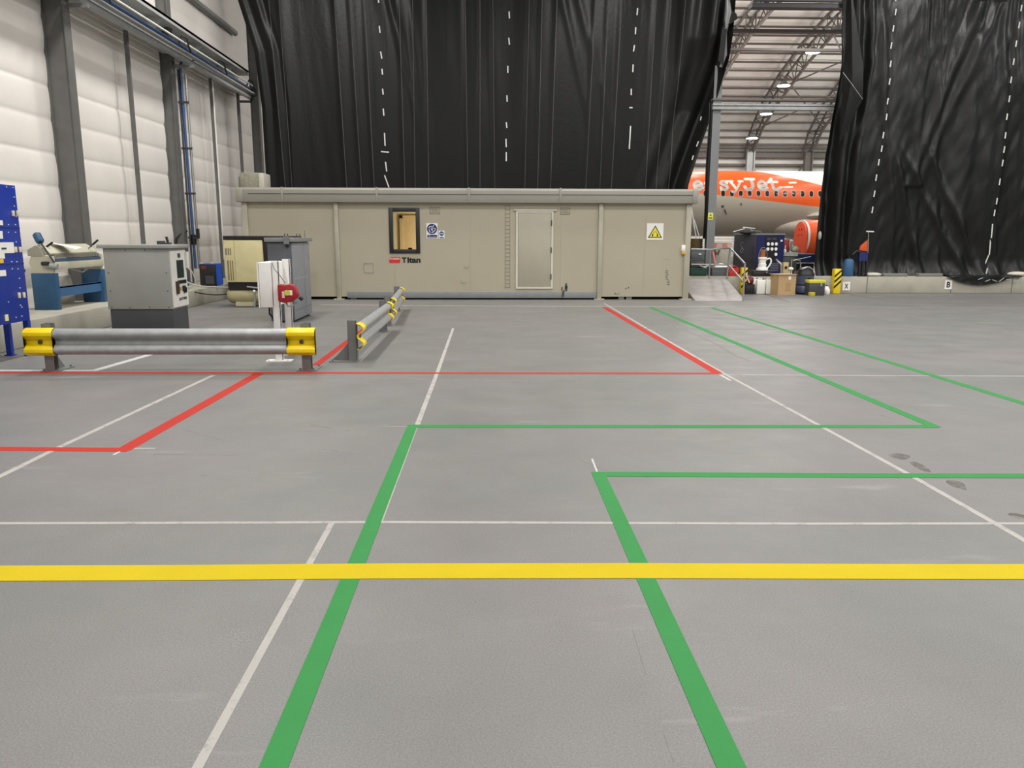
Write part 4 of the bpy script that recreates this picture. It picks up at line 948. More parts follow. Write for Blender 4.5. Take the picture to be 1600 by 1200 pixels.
a = P2(1.06, .22); MB().cyl((a[0] - .01, f1.y - .08, a[1] + .02), (a[0] + .03, f1.y - .08, a[1] - .01), .025, 10).build('plug', M_black, rc, world=True)
a = P2(.3, -.02); MB().tube([(a[0], f1.y - .06, a[1] + .03), (a[0] + .03, f1.y - .06, a[1] - .04), (a[0] + .1, f1.y - .06, a[1] - .03), (a[0] + .14, f1.y - .06, a[1] + .02)], .012, 8).build('strap', M_galv, rc, world=True)
mb = MB().tube([at(425, 410, f1.y - .06), at(428, 420, f1.y - .065), at(437, 430, f1.y - .06), at(446, 443, f1.y - .07)], .004, 6)
tag(mb.build('thin_wire', M_dark), 'thin wire trailing down the white electrical box', 'wire')
mb = MB().tube([at(421, 480, f1.y), at(421, 490, f1.y), at(427, 497, f1.y + .05), at(430, 510, f1.y + .2), (at(430, 520, f1.y + .3).x, f1.y + .3, .01)], .012, 8)
tag(mb.build('supply_cable', M_black), 'black cable dropping from under the white electrical box', 'cable')

# ------------------------------------------------------------ tall grey cabinet
gy0 = gr(462, 504).y; gx1 = gr(462, 504).x; gx0 = at(421, 450, gy0).x; gy1 = gr(502, 492.5).y
gz = at(440, 378, gy0).z
gc = thing('grey_cabinet', 'tall dark grey steel cabinet with paler side panels and overhanging lid', 'cabinet', ((gx0 + gx1) / 2, (gy0 + gy1) / 2, 0))
MB().box(gx0, gx1 - .02, gy0, gy1, .03, gz).build('casing', mat('dark_grey_casing', (86, 88, 92), .5), gc, world=True, bev=.005)
M_side = mat('grey_side_panel', (132, 135, 140), .45)
ysp = gy0 + (gy1 - gy0) * .66
for a, b in ((gy0 + .01, ysp - .01), (ysp + .01, gy1 - .01)):
    MB().box(gx1 - .02, gx1 + .004, a, b, .05, gz - .02).build('side_panel', M_side, gc, world=True, bev=.004)
MB().box(gx1, gx1 + .008, gy0 + .03, ysp - .02, .78, .81).build('trim_strip', M_galv, gc, world=True)
MB().box(gx1, gx1 + .006, gy0 + .03, gy1 - .02, .22, .225).build('seam_line', M_dark, gc, world=True)
MB().box(gx0 - .04, gx1 + .06, gy0 - .05, gy1 + .05, gz, gz + .075).build('lid', mat('lid_grey', (128, 130, 132), .45), gc, world=True, bev=.006)
for u, v in ((gx1 - .1, gy0 + .02), (gx1 - .02, gy0 + .6)):
    MB().tube([(u - .03, v, gz + .07), (u - .03, v, gz + .14), (u + .03, v, gz + .14), (u + .03, v, gz + .07)], .01, 8).build('lifting_eye', M_dark, gc, world=True)
MB().box(gx1 - .13, gx1 - .03, gy0 - .07, gy0 - .045, gz - .04, gz + .1).build('lid_catch', M_galvd, gc, world=True)
MB().cyl((gx1 - .08, gy0 - .0, gz - .08), (gx1 - .08, gy0 - .03, gz - .08), .02).build('lock', M_black, gc, world=True)
MB().cyl((gx1 + .03, gy1 - .45, gz + .07), (gx1 + .03, gy1 - .45, gz + .2), .005).build('aerial', M_dark, gc, world=True)
for a, b in ((gx0 + .05, gy0 + .05), (gx1 - .1, gy0 + .05), (gx0 + .05, gy1 - .1), (gx1 - .1, gy1 - .1)): MB().box(a, a + .06, b, b + .06, 0, .03).build('foot', M_black, gc, world=True)

# ------------------------------------------------------------ compressor
cy = gr(385, 480).y
co = thing('air_compressor', 'beige and black air compressor on a horizontal tank behind the grey cabinet', 'compressor', (at(385, 430, cy).x, cy + .4, 0))
kx0, kx1 = at(351.5, 410, cy).x, at(411, 410, cy).x; kz0, kz1 = at(380, 441, cy).z, at(380, 375, cy).z; kx2 = at(421, 410, cy).x
MB().box(kx0, kx1, cy, cy + .8, kz0, kz1).build('front_panel', M_beige, co, world=True, bev=.01)
MB().box(kx1 + .004, kx2 + .3, cy + .05, cy + .8, kz0 - .05, kz1).build('dark_side', M_black, co, world=True, bev=.01)
MB().box(kx0 - .01, kx2 + .55, cy - .01, cy + .8, kz1 + .002, kz1 + .09).build('top_cover', M_black, co, world=True, bev=.01)
MB().box(kx0 + .02, kx2 + .3, cy + .05, cy + .75, kz0 - .17, kz0 - .001).build('sub_frame', M_black, co, world=True)
for (a, b, c, d) in ((353, 362, 388, 398), (355, 364, 407, 438)):
    u0, u1, z0, z1 = at(a, 410, cy).x, at(b, 410, cy).x, at(360, d, cy).z, at(360, c, cy).z; g = MB().box(u0, u1, cy - .006, cy, z0, z1).build('vent_grille', mat('vent_brown', (126, 116, 84), .6), co, world=True)
    for i in range(2): uu = u0 + (u1 - u0) * (.3 + .38 * i); gg = MB().box(uu, uu + .018, cy - .01, cy - .006, z0, z1); gg.v = [v - Vector(co.location) for v in gg.v]; gg.build('vent_slat', M_beige, g)
uu = at(367, 410, cy).x; MB().box(uu, uu + .006, cy - .004, cy, kz0, kz1).build('door_seam', mat('olive_line', (150, 140, 100), .6), co, world=True)
tk0, tk1 = at(352, 465, cy).x, at(418, 465, cy).x; tz = (at(380, 451, cy).z + at(380, 474, cy).z) / 2; tr_ = (at(380, 451, cy).z - at(380, 474, cy).z) / 2 + .02
MB().lathe([(.02, tk0 - .02), (tr_ * .6, tk0), (tr_ * .92, tk0 + .06), (tr_, tk0 + .14), (tr_, tk1), (tr_ * .9, tk1 + .08), (.02, tk1 + .14)], (0, cy + .22, tz), 28, 'X').build('air_tank', mat('tank_cream', (176, 166, 126), .5), co, world=True)
MB().box(at(368, 480, cy).x, at(397, 480, cy).x, cy + .02, cy + .1, .02, at(380, 472, cy).z).build('tank_foot', mat('pale_foot', (190, 184, 158), .5), co, world=True)
MB().box(at(368, 480, cy).x, at(397, 480, cy).x, cy + .0, cy + .4, .0, .02).build('foot_rail', M_dark, co, world=True)
MB().tube([at(398, 455, cy), at(398, 480, cy)], .02, 8).tube([at(386, 448, cy), at(420, 452, cy)], .02, 8).build('pipework', M_galv, co, world=True)
MB().ell(at(397, 455, cy - .05), .03, .03, .03).build('gauge', M_label, co, world=True)
# ------------------------------------------------------------ blue air dryer on the kerb
dyy = 19.3
ad = thing('air_dryer', 'small air dryer with black front and bright blue side on the left kerb', 'air dryer', (at(328, 447, dyy).x, dyy + .2, .37))
q0, q1, z1 = at(312, 430, dyy).x, at(337, 430, dyy).x, at(325, 413, dyy).z
M_db = mat('bright_blue', (30, 78, 176), .45)
MB().box(q0, q1, dyy, dyy + .03, .40, z1).build('front_panel', M_black, ad, world=True, bev=.004)
MB().box(q0 + .005, q1 + .005, dyy + .03, dyy + .5, .40, z1 + .01).build('casing', M_db, ad, world=True, bev=.006)
MB().box(q1 + .005, at(346, 430, dyy).x, dyy + .02, dyy + .06, .40, z1 + .005).build('blue_door', M_db, ad, world=True)
MB().box(at(321, 430, dyy).x, at(334, 430, dyy).x, dyy - .01, dyy, .42, .62).build('grille', M_dark, ad, world=True)
MB().box(at(315, 420, dyy).x, at(322, 420, dyy).x, dyy - .01, dyy, .78, .86).build('red_display', mat('dim_red', (110, 40, 44), .5), ad, world=True)
MB().box(q0 + .03, q0 + .1, dyy - .01, dyy, .92, .935).box(q1 - .1, q1 - .03, dyy - .01, dyy, .92, .94).build('lettering_strip', M_label, ad, world=True)
for a in (q0 + .03, q1 - .06): MB().box(a, a + .04, dyy + .03, dyy + .07, .37, .4).build('foot', M_black, ad, world=True)
def hose(name, label, pts, r, m): tag(MB().tube(pts, r, 8).build(name, m), label, 'hose')
def sm(pts, n=6):
    out = []; P = [pts[0]] + pts + [pts[-1]]
    for i in range(1, len(P) - 2):
        for k in range(n):
            t = k / n; a, b, c, d = [Vector(P[i + j]) for j in (-1, 0, 1, 2)]
            out.append(.5 * ((2 * b) + (c - a) * t + (2 * a - 5 * b + 4 * c - d) * t * t + (3 * b - c * 1 - a + d - 2 * b + 0 * a) * t ** 3 if False else .5 * (2 * b + (c - a) * t + (2 * a - 5 * b + 4 * c - d) * t * t + (3 * b - 3 * c + d - a) * t ** 3) * 2))
    out.append(Vector(pts[-1])); return out
M_hose = mat('pale_hose', (182, 180, 170), .5)
hose('air_hose', 'pale grey hose arching in front of the air dryer to the kerb', sm([(-7.55, 18.6, .95), (-7.2, 18.5, .93), (-6.95, 18.5, .75), (-6.9, 18.5, .45), (-7.1, 18.4, .39)]), .014, M_hose)
hose('air_hose', 'pale hose sagging from the pipes along the kerb to the compressor', sm([(-7.5, 18.6, .6), (-7.1, 18.3, .55), (-6.75, 18.2, .45), (-6.5, 18.2, .42), (-5.9, 18.0, .42), (-5.5, 17.9, .45)]), .02, M_hose)
hose('power_cable', 'black cable drooping over the kerb edge beside the compressor', sm([(-7.4, 18.2, .42), (-7.0, 18.0, .40), (-6.6, 17.9, .30), (-6.2, 17.9, .26), (-5.8, 17.9, .3)]), .014, M_black)
hose('coiled_cable', 'loose grey cable coil on the kerb behind the power unit', [( -7.25 + .22 * math.cos(t * .5), 17.7 + .16 * math.sin(t * .5), .39 + .006 * t) for t in range(30)], .012, M_hose)
fil = thing('filter_unit', 'small blue and black air filter standing at the foot of the pipes', 'filter', (-7.45, 19.4, .37))
MB().cyl((0, 0, .0), (0, 0, .22), .07).build('bowl', M_teal, fil); MB().cyl((0, 0, .22), (0, 0, .3), .05).build('head', M_black, fil)
MB().cyl((-.12, -.1, 0), (-.05, -.12, .3), .05, 10).build('regulator', M_black, fil)

# ------------------------------------------------------------ column by the ramp
YC2 = 22.95
gcx = at(1109, 400, YC2).x
cl = thing('gap_column', 'grey steel column rising from the kerb in the gap between curtains', 'column', (gcx, YC2, .47))
MB().box(gcx - .115, gcx + .115, YC2, YC2 + .012, .49, 9.5).box(gcx - .115, gcx + .115, YC2 + .2, YC2 + .212, .49, 9.5).build('flange', mat('galv_column', (122, 124, 124), .5, .3, var=.1, vscale=2), cl, world=True)
MB().box(gcx - .006, gcx + .006, YC2 + .012, YC2 + .2, .49, 9.5).build('web', M_galvd, cl, world=True)
MB().box(gcx - .13, gcx + .13, YC2 - .04, YC2 + .24, .47, .49).build('base_plate', M_galvd, cl, world=True)
drp = MB(); x_ = gcx - .21  # narrow black strip along the left side of the column
drp.grid(lambda u, v: Vector((x_ - .0 + .09 * u + .012 * math.sin(v * 9), YC2 + .06 + .03 * math.sin(u * 6), Z(372, YC2) + (5.35 - Z(372, YC2)) * v)), 8, 30)
tag(drp.build('black_strip', M_black, solid=.02), 'narrow black strip beside the gap column', 'strip')
sg = thing('warning_sign', 'small yellow warning sign on the gap column', 'sign', (gcx, YC2, 2.2))
a, b, c, d = at(1106.3, 338, YC2).x, at(1114, 338, YC2).x, at(1110, 343.5, YC2).z, at(1110, 332.5, YC2).z
MB().box(a, b, YC2 - .008, YC2, c, d).build('board', mat('lime_yellow', (222, 220, 90), .5), sg, world=True)
MB().prism([((a + b) / 2 - .045, c + .11), ((a + b) / 2 + .045, c + .11), ((a + b) / 2, d - .02)], YC2 - .011, YC2 - .008).build('triangle', mat('olive_mark', (120, 116, 30), .5), sg, world=True)
MB().box(a + .02, b - .02, YC2 - .011, YC2 - .008, c + .03, c + .08).build('caption_mark', mat('olive_mark', (120, 116, 30), .5), sg, world=True)
# ------------------------------------------------------------ clutter on and before the right kerb
K = .47
def bx(px0, px1, py0, py1, Y, dpt, base=None, top=None):
    a, b = at(px0, (py0 + py1) / 2, Y).x, at(px1, (py0 + py1) / 2, Y).x
    z1 = at((px0 + px1) / 2, py0, Y).z if top is None else top
    z0 = at((px0 + px1) / 2, py1, Y).z if base is None else base
    return a, b, Y, Y + dpt, z0, z1
M_crate = mat('grey_crate', (92, 96, 98), .55); M_crate2 = mat('dark_crate', (70, 72, 74), .55)
M_green = mat('green_crate', (34, 70, 58), .55)
def crate(label, b, m, lid=True, group=None, nm='storage_crate', cat='crate'):
    x0, x1, y0, y1, z0, z1 = b; t = thing(nm, label, cat, ((x0 + x1) / 2, (y0 + y1) / 2, z0), 0, group)
    w_, d_, h = x1 - x0, y1 - y0, z1 - z0; tp = .06 * w_
    vs = [(sx_ * (w_ / 2 - (tp if k == 0 else 0)), sy_ * (d_ / 2 - (tp if k == 0 else 0)), 0 if k == 0 else h * .88) for k in (0, 1) for sy_ in (-1, 1) for sx_ in (-1, 1)]
    MB().add(vs, [(0, 2, 3, 1), (4, 5, 7, 6), (0, 1, 5, 4), (2, 6, 7, 3), (0, 4, 6, 2), (1, 3, 7, 5)]).build('body', m, t, bev=.012)
    MB().box(-w_ / 2 - .01, w_ / 2 + .01, -d_ / 2 - .01, d_ / 2 + .01, h * .86, h * .97).build('rim', m, t, bev=.008)
    if lid: MB().box(-w_ / 2 + .02, w_ / 2 - .02, -d_ / 2 + .02, d_ / 2 - .02, h * .95, h).build('lid', m, t, bev=.006)
    return t
b1 = bx(1079, 1105, 419, 433, 22.25, .5, base=K)
crate('dark green open crate beside the cabin end under two grey crates', b1, M_green)
z_ = b1[5]
b2 = (at(1079, 410, 22.4).x, at(1100, 410, 22.4).x, 22.4, 22.8, z_, at(1090, 404.5, 22.4).z)
crate('dark grey crate in the middle of the stack beside the cabin', b2, M_crate2)
b3 = (b2[0], b2[1] + .02, 22.4, 22.8, b2[5], at(1090, 390, 22.4).z)
cr3 = crate('grey crate on top of the stack beside the cabin', b3, M_crate)
MB().box(.02, .09, -.215, -.2, .12, .15).build('latch', M_label, cr3)
for k, (dx, ry) in enumerate(((0.02, .3), (.12, -.4), (-.05, .6))):
    p = MB(); p.box(-.09, .09, -.06, .06, 0, .012); p.xf(Matrix.Translation(((b1[0] + b1[1]) / 2 + dx + .1, 22.30, z_ + .03 + k * .015)) @ Matrix.Rotation(ry, 4, 'Y') @ Matrix.Rotation(ry, 4, 'Z'))
    tag(p.build('paper_scrap', M_label), ('lowest', 'middle', 'uppermost')[k] + ' white paper scrap sticking up from the green crate', 'paper')
# brown drum with white poles behind the crates
dx_ = at(1090, 380, 23.1).x
dr = thing('brown_drum', 'brown drum rim behind the crate stack, holding white poles', 'drum', (dx_, 23.35, K))
zt7 = at(1090, 373, 23.1).z
MB().lathe([(.2, 0), (.21, .02), (.21, zt7 - K - .03), (.22, zt7 - K), (.18, zt7 - K)], (0, 0, 0), 28).build('drum_shell', mat('brown_drum', (94, 78, 46), .5), dr)
for k, (a, b, la) in enumerate((((1083, 347), (1089, 374), 'leftmost thin white pole leaning in the brown drum'), ((1085, 343), (1094, 374), 'middle thin white pole leaning in the brown drum'), ((1081, 322), (1088, 374), 'longest thin white pole in the drum, against the cabin end'))):
    p, q = at(*a, 23.3), at(*b, 23.3); p.y = 23.3 + k * .03; q.y = 23.32; q = q + (q - p).normalized() * .3
    tag(MB().tube([p, q], .016, 8).build('white_pole', M_label), la, 'pole', 'white poles in the brown drum')
# grey crate and pale tool bench between rail posts
b4 = bx(1112, 1138, 418, 433, 22.3, .5, base=K)
crate('wide grey crate between the handrail posts', b4, M_crate)
pb = thing('first_aid_cabinet', 'pale wall cabinet with red symbols behind the handrail', 'cabinet', (at(1127, 400, 23.0).x, 23.2, K))
a, b, c, d, z0, z1 = bx(1113, 1142, 377, 433, 23.0, .35, base=K)
MB().box(a, b, c, d, z0, z1).build('body', mat('pale_cabinet', (158, 154, 140), .6, var=.15, vscale=10), pb, world=True, bev=.01)
for p0, p1 in ((1113.5, 1120), (1129, 1136)): 
    u0, u1 = at(p0, 382, c).x, at(p1, 382, c).x; MB().box(u0, u1, c - .008, c, at(1120, 386, c).z, at(1120, 380, c).z).build('red_symbol', mat('faded_red', (200, 104, 92), .5), pb, world=True)
MB().box(a, b, c - .01, c, at(1120, 379, c).z, at(1120, 378, c).z).build('ledge', M_label, pb, world=True)
ts = MB().tube([at(1117, 391, 22.9), at(1119, 397, 22.9), at(1121, 398, 22.9), at(1124, 391, 22.9)], .035, 8)
tag(ts.build('hanging_tool', mat('brown_tool', (88, 74, 56), .6)), 'brown tool hanging before the pale cabinet', 'tool')
ps = MB().tube([at(1114, 393, 22.85), at(1117, 412, 22.8)], .03, 8); tag(ps.build('red_lamp_tube', mat('pinkish_red', (214, 128, 120), .5)), 'pink tube leaning on the pale cabinet', 'tube')
cl_ = thing('white_cloth', 'crumpled white cloth on the wide grey crate', 'cloth', (at(1126, 414, 22.5).x, 22.5, b4[5]))
MB().grid(lambda u, v: Vector((-.2 + .42 * u, -.18 + .32 * v, .01 + .10 * math.sin(PI * u) * math.sin(PI * v) + .02 * noise.noise(Vector((u * 6, v * 6, 1))))), 14, 10).build('folds', M_label, cl_, solid=.006)
# red box
b5 = bx(1139, 1155, 419, 433, 22.2, .4, base=K)
rbx = crate('red plastic box left of the navy equipment cabinet', b5, mat('bright_red', (196, 50, 46), .5), nm='red_box', cat='box')
tag(MB().grid(lambda u, v: Vector((b5[0] + .02 + .24 * u, 22.22 + .25 * v, b5[5] + .005 + .05 * math.sin(PI * u) + .015 * math.sin(v * 7))), 8, 6).build('red_rag', mat('rag_red', (214, 78, 70), .7), solid=.006), 'light red rag on the red plastic box', 'rag')
# navy equipment cabinet (two faces)
ca = math.radians(20); C0 = at(1180, 400, 22.75)
nv = thing('equipment_cabinet', 'dark navy equipment cabinet with two rows of round white dials', 'cabinet', (C0.x, C0.y, K), ca)
zt8 = at(1180, 366.5, 22.75).z - K
Wn, Dn = 1.03, 1.02
M_navy = mat('navy_front', (26, 30, 78), .35, var=.1); M_nside = mat('charcoal_side', (58, 56, 66), .5)
MB().box(0, Wn, .01, Dn, .02, zt8).build('casing', M_nside, nv, bev=.008)
MB().box(.02, Wn - .02, -.01, .01, .04, zt8 - .02).build('front_panel', M_navy, nv)
MB().box(.32, .78, -.02, -.01, .35, zt8 - .05).build('dial_plate', mat('black_navy', (20, 20, 30), .4), nv)
dial0 = None
for r_i in range(2):
    for c_i in range(3):
        MB().cyl((.42 + c_i * .145, -.02, zt8 - .27 - r_i * .145), (.42 + c_i * .145, -.035, zt8 - .27 - r_i * .145), .048, 18).build('dial', M_label, nv)
MB().cyl((.72, -.02, zt8 - .57), (.72, -.035, zt8 - .57), .048, 18).build('dial', M_label, nv)
for i in (0, 1): MB().box(.36 + i * .2, .52 + i * .2, -.024, -.02, zt8 - .15, zt8 - .09).build('display', M_dark, nv)
MB().box(Wn - .16, Wn - .09, -.02, -.01, zt8 - .2, zt8 - .15).build('badge', M_label, nv)
lv = MB()
for i in range(5): lv.box(.55, .85, -.02, -.01, .12 + i * .05, .14 + i * .05)
lv.build('front_louvre', M_galvd, nv)
lv = MB()
for i in range(9): lv.box(-.012, 0, .04, .24, .42 + i * .05, .44 + i * .05)
lv.build('side_louvre', M_dark, nv)
emb = MB(); cy_, cz2 = .62, .78
pts = [[(cy_ + y * .1, cz2 + z * .16) for y, z in ((-.6, .9), (.2, 1.1), (.7, .6), (-.1, .2), (-.7, -.3), (.1, -.9), (.7, -.6), (.2, -.1), (-.3, .1))]]
for pl in pts:
    for (y0_, z0_), (y1_, z1_) in zip(pl, pl[1:]): emb.bar((-.006, y0_, z0_), (-.006, y1_, z1_), .018, .01, up=(1, 0, 0))
emb.build('script_emblem', mat('emblem_grey', (126, 126, 130), .5), nv)
MB().box(-.01, Wn + .01, -.0, Dn, zt8 + .001, zt8 + .03).build('top_plate', M_galv, nv)
# papers and hoses on top of the cabinet
for k, (a, b, la) in enumerate((((1146, 362), (1164, 357), 'long white bent strip on the navy cabinet top, left end up'), ((1161, 355), (1180, 357), 'white strip lying across the navy cabinet top'), ((1172, 358), (1188, 365), 'white strip sloping right on the navy cabinet top'))):
    p, q = at(*a, 23.2), at(*b, 23.1); tag(MB().bar(p, q, .09, .02).build('white_strip', M_label), la, 'strip')
jk = MB().ell(at(1170, 363, 23.1), .28, .18, .07).ell(at(1183, 364, 23.0), .14, .12, .06); tag(jk.build('black_bag', M_black), 'black bundle among the white strips on the navy cabinet', 'bag')
# toolbox with white jug, jerrycans
yT = 21.95
def tb(label, b, body, lidm, nm='toolbox', latch=M_galv):
    x0, x1, y0, y1, z0, z1 = b; t = thing(nm, label, 'toolbox', ((x0 + x1) / 2, (y0 + y1) / 2, z0)); h = z1 - z0
    MB().box(x0 + .01, x1 - .01, y0, y1, z0, z0 + h * .78).build('body', body, t, world=True, bev=.02)
    MB().box(x0, x1, y0 - .01, y1 + .01, z0 + h * .78 + .002, z1).build('lid', lidm, t, world=True, bev=.02)
    xm = x0 + (x1 - x0) * .72; MB().box(xm - .02, xm + .02, y0 - .025, y0 - .0, z0 + h * .6, z0 + h * .8).build('latch', latch, t, world=True)
    return t
b6 = bx(1176, 1206, 422.5, 435, 21.95 + .2, .35, base=K)
tb('black toolbox under the white jug in front of the navy cabinet', b6, M_black, M_dark)
jx = at(1194, 415, 22.3).x
jg = thing('white_jug', 'white jug with big handle standing on the black toolbox', 'jug', (jx, 22.32, b6[5]))
u_ = .019
MB().lathe([(.17, 0), (.16, .05), (.115, .08), (.11, .16), (.12, .17), (.095, .19), (.1, .3), (.12, .31), (.12, .36), (.09, .37)], (-.05, 0, 0), 24).build('body', M_label, jg)
MB().tube(sm([(.05, 0, .3), (.16, 0, .33), (.2, 0, .24), (.14, 0, .1), (.05, 0, .03)]), .022, 10).build('handle', M_label, jg)
MB().cyl((-.05, 0, .37), (-.05, 0, .58), .07).build('copper_top', mat('copper_glass', (150, 92, 60), .4), jg)
MB().tube(sm([(-.16, 0, .2), (-.16, 0, .45), (-.1, 0, .62), (.0, 0, .62), (.07, 0, .45), (.07, 0, .25)]), .006, 6).build('wire_bail', M_galv, jg)
def jerry(label, px0, px1, py0, Y, w=None):
    x0, x1, y0, y1, z0, z1 = bx(px0, px1, py0, 457, Y, .16, base=0)
    t = thing('jerrycan', label, 'jerrycan', ((x0 + x1) / 2, Y + .08, 0), 0, 'white jerrycans in front of the kerb')
    MB().box(x0, x1, y0, y1, 0, z1 - .03).build('body', M_label, t, world=True, bev=.03)
    xm = (x0 + x1) / 2
    MB().tube([(x0 + .04, Y + .08, z1 - .035), (x0 + .05, Y + .08, z1), (xm + .02, Y + .08, z1), (xm + .03, Y + .08, z1 - .035)], .014, 8).build('handle', M_label, t, world=True)
    MB().cyl((x1 - .05, Y + .08, z1 - .032), (x1 - .05, Y + .08, z1), .022).build('cap', M_black, t, world=True)
yJ = 21.7
jerry('leftmost white jerrycan, half hidden behind its neighbour', 1176.5, 1186, 434.5, yJ + .22)
jerry('middle white jerrycan standing below the black toolbox', 1183, 1196.5, 435.5, yJ)
jerry('rightmost white jerrycan, beside the cardboard box', 1197.5, 1210, 435, yJ + .02)
# black tub and burgundy thing
tbx = thing('black_tub', 'low black tub beside the left striped bollard', 'tub', (at(1173, 450, 21.7).x, 21.85, 0))
a, b, c, d, z0, z1 = bx(1165, 1179.5, 444.5, 456, 21.7, .3, base=0)
MB().box(a, b, c, d, 0, z1 - .02).build('body', M_black, tbx, world=True, bev=.015); MB().box(a - .01, b + .01, c - .01, d + .01, z1 - .018, z1).build('rim', M_black, tbx, world=True)
tag(MB().ell((at(1171, 437, 21.98).x, 21.98, .36), .14, .09, .12).build('burgundy_bag', mat('burgundy', (92, 22, 36), .5)), 'dark burgundy bag behind the black tub', 'bag')
tag(MB().tube([at(1165, 428, 21.9), at(1171, 442, 21.75)], .022, 8).build('pink_rod', mat('pink_rod', (214, 160, 156), .5)), 'pale pink rod standing in the black tub', 'rod')
# cardboard box
cbx = thing('cardboard_box', 'brown cardboard box standing on the floor before the kerb', 'box', (at(1228, 445, 21.4).x, 21.6, 0), math.radians(12))
hb_ = at(1228, 429, 21.4).z
M_card = mat('cardboard', (182, 152, 110), .8, var=.05, vscale=4)
MB().box(-.28, .26, -.2, .22, 0, hb_).build('body', M_card, cbx)
MB().box(-.30, .28, -.24, -.05, hb_, hb_ + .008).box(-.32, .28, .02, .24, hb_, hb_ + .008).build('flap', mat('cardboard_light', (206, 182, 142), .8), cbx)
pm = MB(); 
for xx in (-.02, .03, .08): pm.box(xx, xx + .008, -.203, -.2, .14, .34)
pm.box(-.06, .12, -.203, -.2, .12, .128); pm.build('printed_mark', mat('card_print', (128, 92, 60), .8), cbx)
MB().box(.02, .1, -.206, -.2, hb_ - .14, hb_ - .05).build('paper_label', M_label, cbx)
# vacuum cleaner
vc = thing('drum_vacuum', 'blue grey drum vacuum cleaner with black head beside the cardboard box', 'vacuum cleaner', (at(1257.5, 440, 21.83).x, 21.83, 0))
hv = at(1259, 412, 21.85).z
M_vb = mat('vacuum_blue', (82, 90, 114), .45)
MB().lathe([(.24, .04), (.25, .08), (.25, .2), (.225, .24)], (0, 0, 0), 28).build('lower_drum', M_vb, vc)
MB().lathe([(.226, .242), (.235, .25), (.235, .27), (.226, .275)], (0, 0, 0), 28).build('clamp_band', M_black, vc)
MB().lathe([(.222, .277), (.24, .5), (.25, .52)], (0, 0, 0), 28).build('upper_drum', M_vb, vc)
MB().lathe([(.245, .522), (.245, .56), (.2, .62), (.19, .68), (.12, .74), (.05, .75)], (0, 0, 0), 28).build('motor_head', M_black, vc)
MB().bar((-.16, -.12, .7), (.0, -.1, .76), .06, .03).bar((.05, -.08, .76), (.17, -.06, .68), .06, .03).build('carry_handle', mat('silver_grip', (150, 152, 156), .4), vc)
MB().cyl((.02, -.235, .42), (.02, -.26, .42), .045).build('hose_port', M_black, vc)
for a in range(4):
    t = a * PI / 2 + .6; MB().cyl((.22 * math.cos(t), .22 * math.sin(t) - .015, .03), (.22 * math.cos(t), .22 * math.sin(t) + .015, .03), .03, 12).build('castor', M_black, vc)
# yellow lidded toolbox, white bottle
b7 = bx(1264, 1290, 437.5, 457, 21.22, .3, base=0)
t7 = tb('black toolbox with a yellow lid left of the right striped bollard', b7, M_dark, mat('pale_yellow', (206, 198, 70), .5))
tag(MB().lathe([(.085, 0), (.09, .02), (.09, .08), (.085, .1)], (at(1269, 450, 21.1).x, 21.1, .0), 20).build('yellow_coil', mat('coil_yellow', (186, 170, 44), .6)), 'yellow tape roll in front of the yellow lidded toolbox', 'tape roll')
wbt = thing('white_bottle', 'white plastic bottle between the toolbox and the right bollard', 'bottle', (at(1292.5, 450, 21.6).x, 21.65, 0))
MB().lathe([(.085, 0), (.1, .03), (.1, .13), (.06, .2), (.035, .23)], (0, 0, 0), 20).build('body', M_label, wbt)
MB().cyl((0, 0, .231), (0, 0, .26), .03, 12).build('cap', M_black, wbt)
# striped bollards
def bollard(label, px, py0, Y, wpx):
    g = gr(px, 458.5); t = thing('striped_bollard', label, 'bollard', (g.x, g.y, 0), 0, 'yellow and black striped bollards')
    h = at(px, py0, g.y).z; r = wpx / 2 * g.y / F * .84
    MB().box(-r, r, -r, r, 0, h).build('tube', M_sy, t, bev=.02)
    st = MB(); n = 4
    for i in range(n):
        z = h * .2 + i * h * .22
        zz = [(-r, z), (r, z + r * 1.9), (r, min(h - .005, z + r * 1.9 + h * .10)), (-r, z + h * .10)]
        if zz[1][1] > h - .01: continue
        st.prism(zz, -r - .003, -r - .0005)
    st.build('stripe', M_black, t); return t
M_sy = mat('bollard_yellow', (236, 204, 20), .5)
bollard('yellow and black striped bollard left, in front of the handrail end', 1160.5, 418, 0, 11)
bollard('yellow and black striped bollard right, beside the letter X plate', 1305, 420, 0, 13)
# letter plates on the kerb
for ch, p0, p1, q0_, q1_, la in (('X', 1316.5, 1328, 453.5, 440.5, 'white plate with a black X on the kerb face'), ('B', 1476, 1487, 452, 437.5, 'white plate with a black B on the kerb face')):
    t = thing('letter_plate', la, 'plate', (at((p0 + p1) / 2, 447, 22.1).x, 22.1, .2))
    a, b, c, d = at(p0, 447, 22.1).x, at(p1, 447, 22.1).x, at(p0, q0_, 22.1).z, at(p0, q1_, 22.1).z
    MB().box(a, b, 22.09, 22.098, c, d).build('board', M_label, t, world=True)
    o = text('letter', ch, a + .05, b - .05, c + .05, d - .05, 22.09, M_black, t, th=.003, bold=.03)
    for v in o.data.vertices: v.co -= t.location
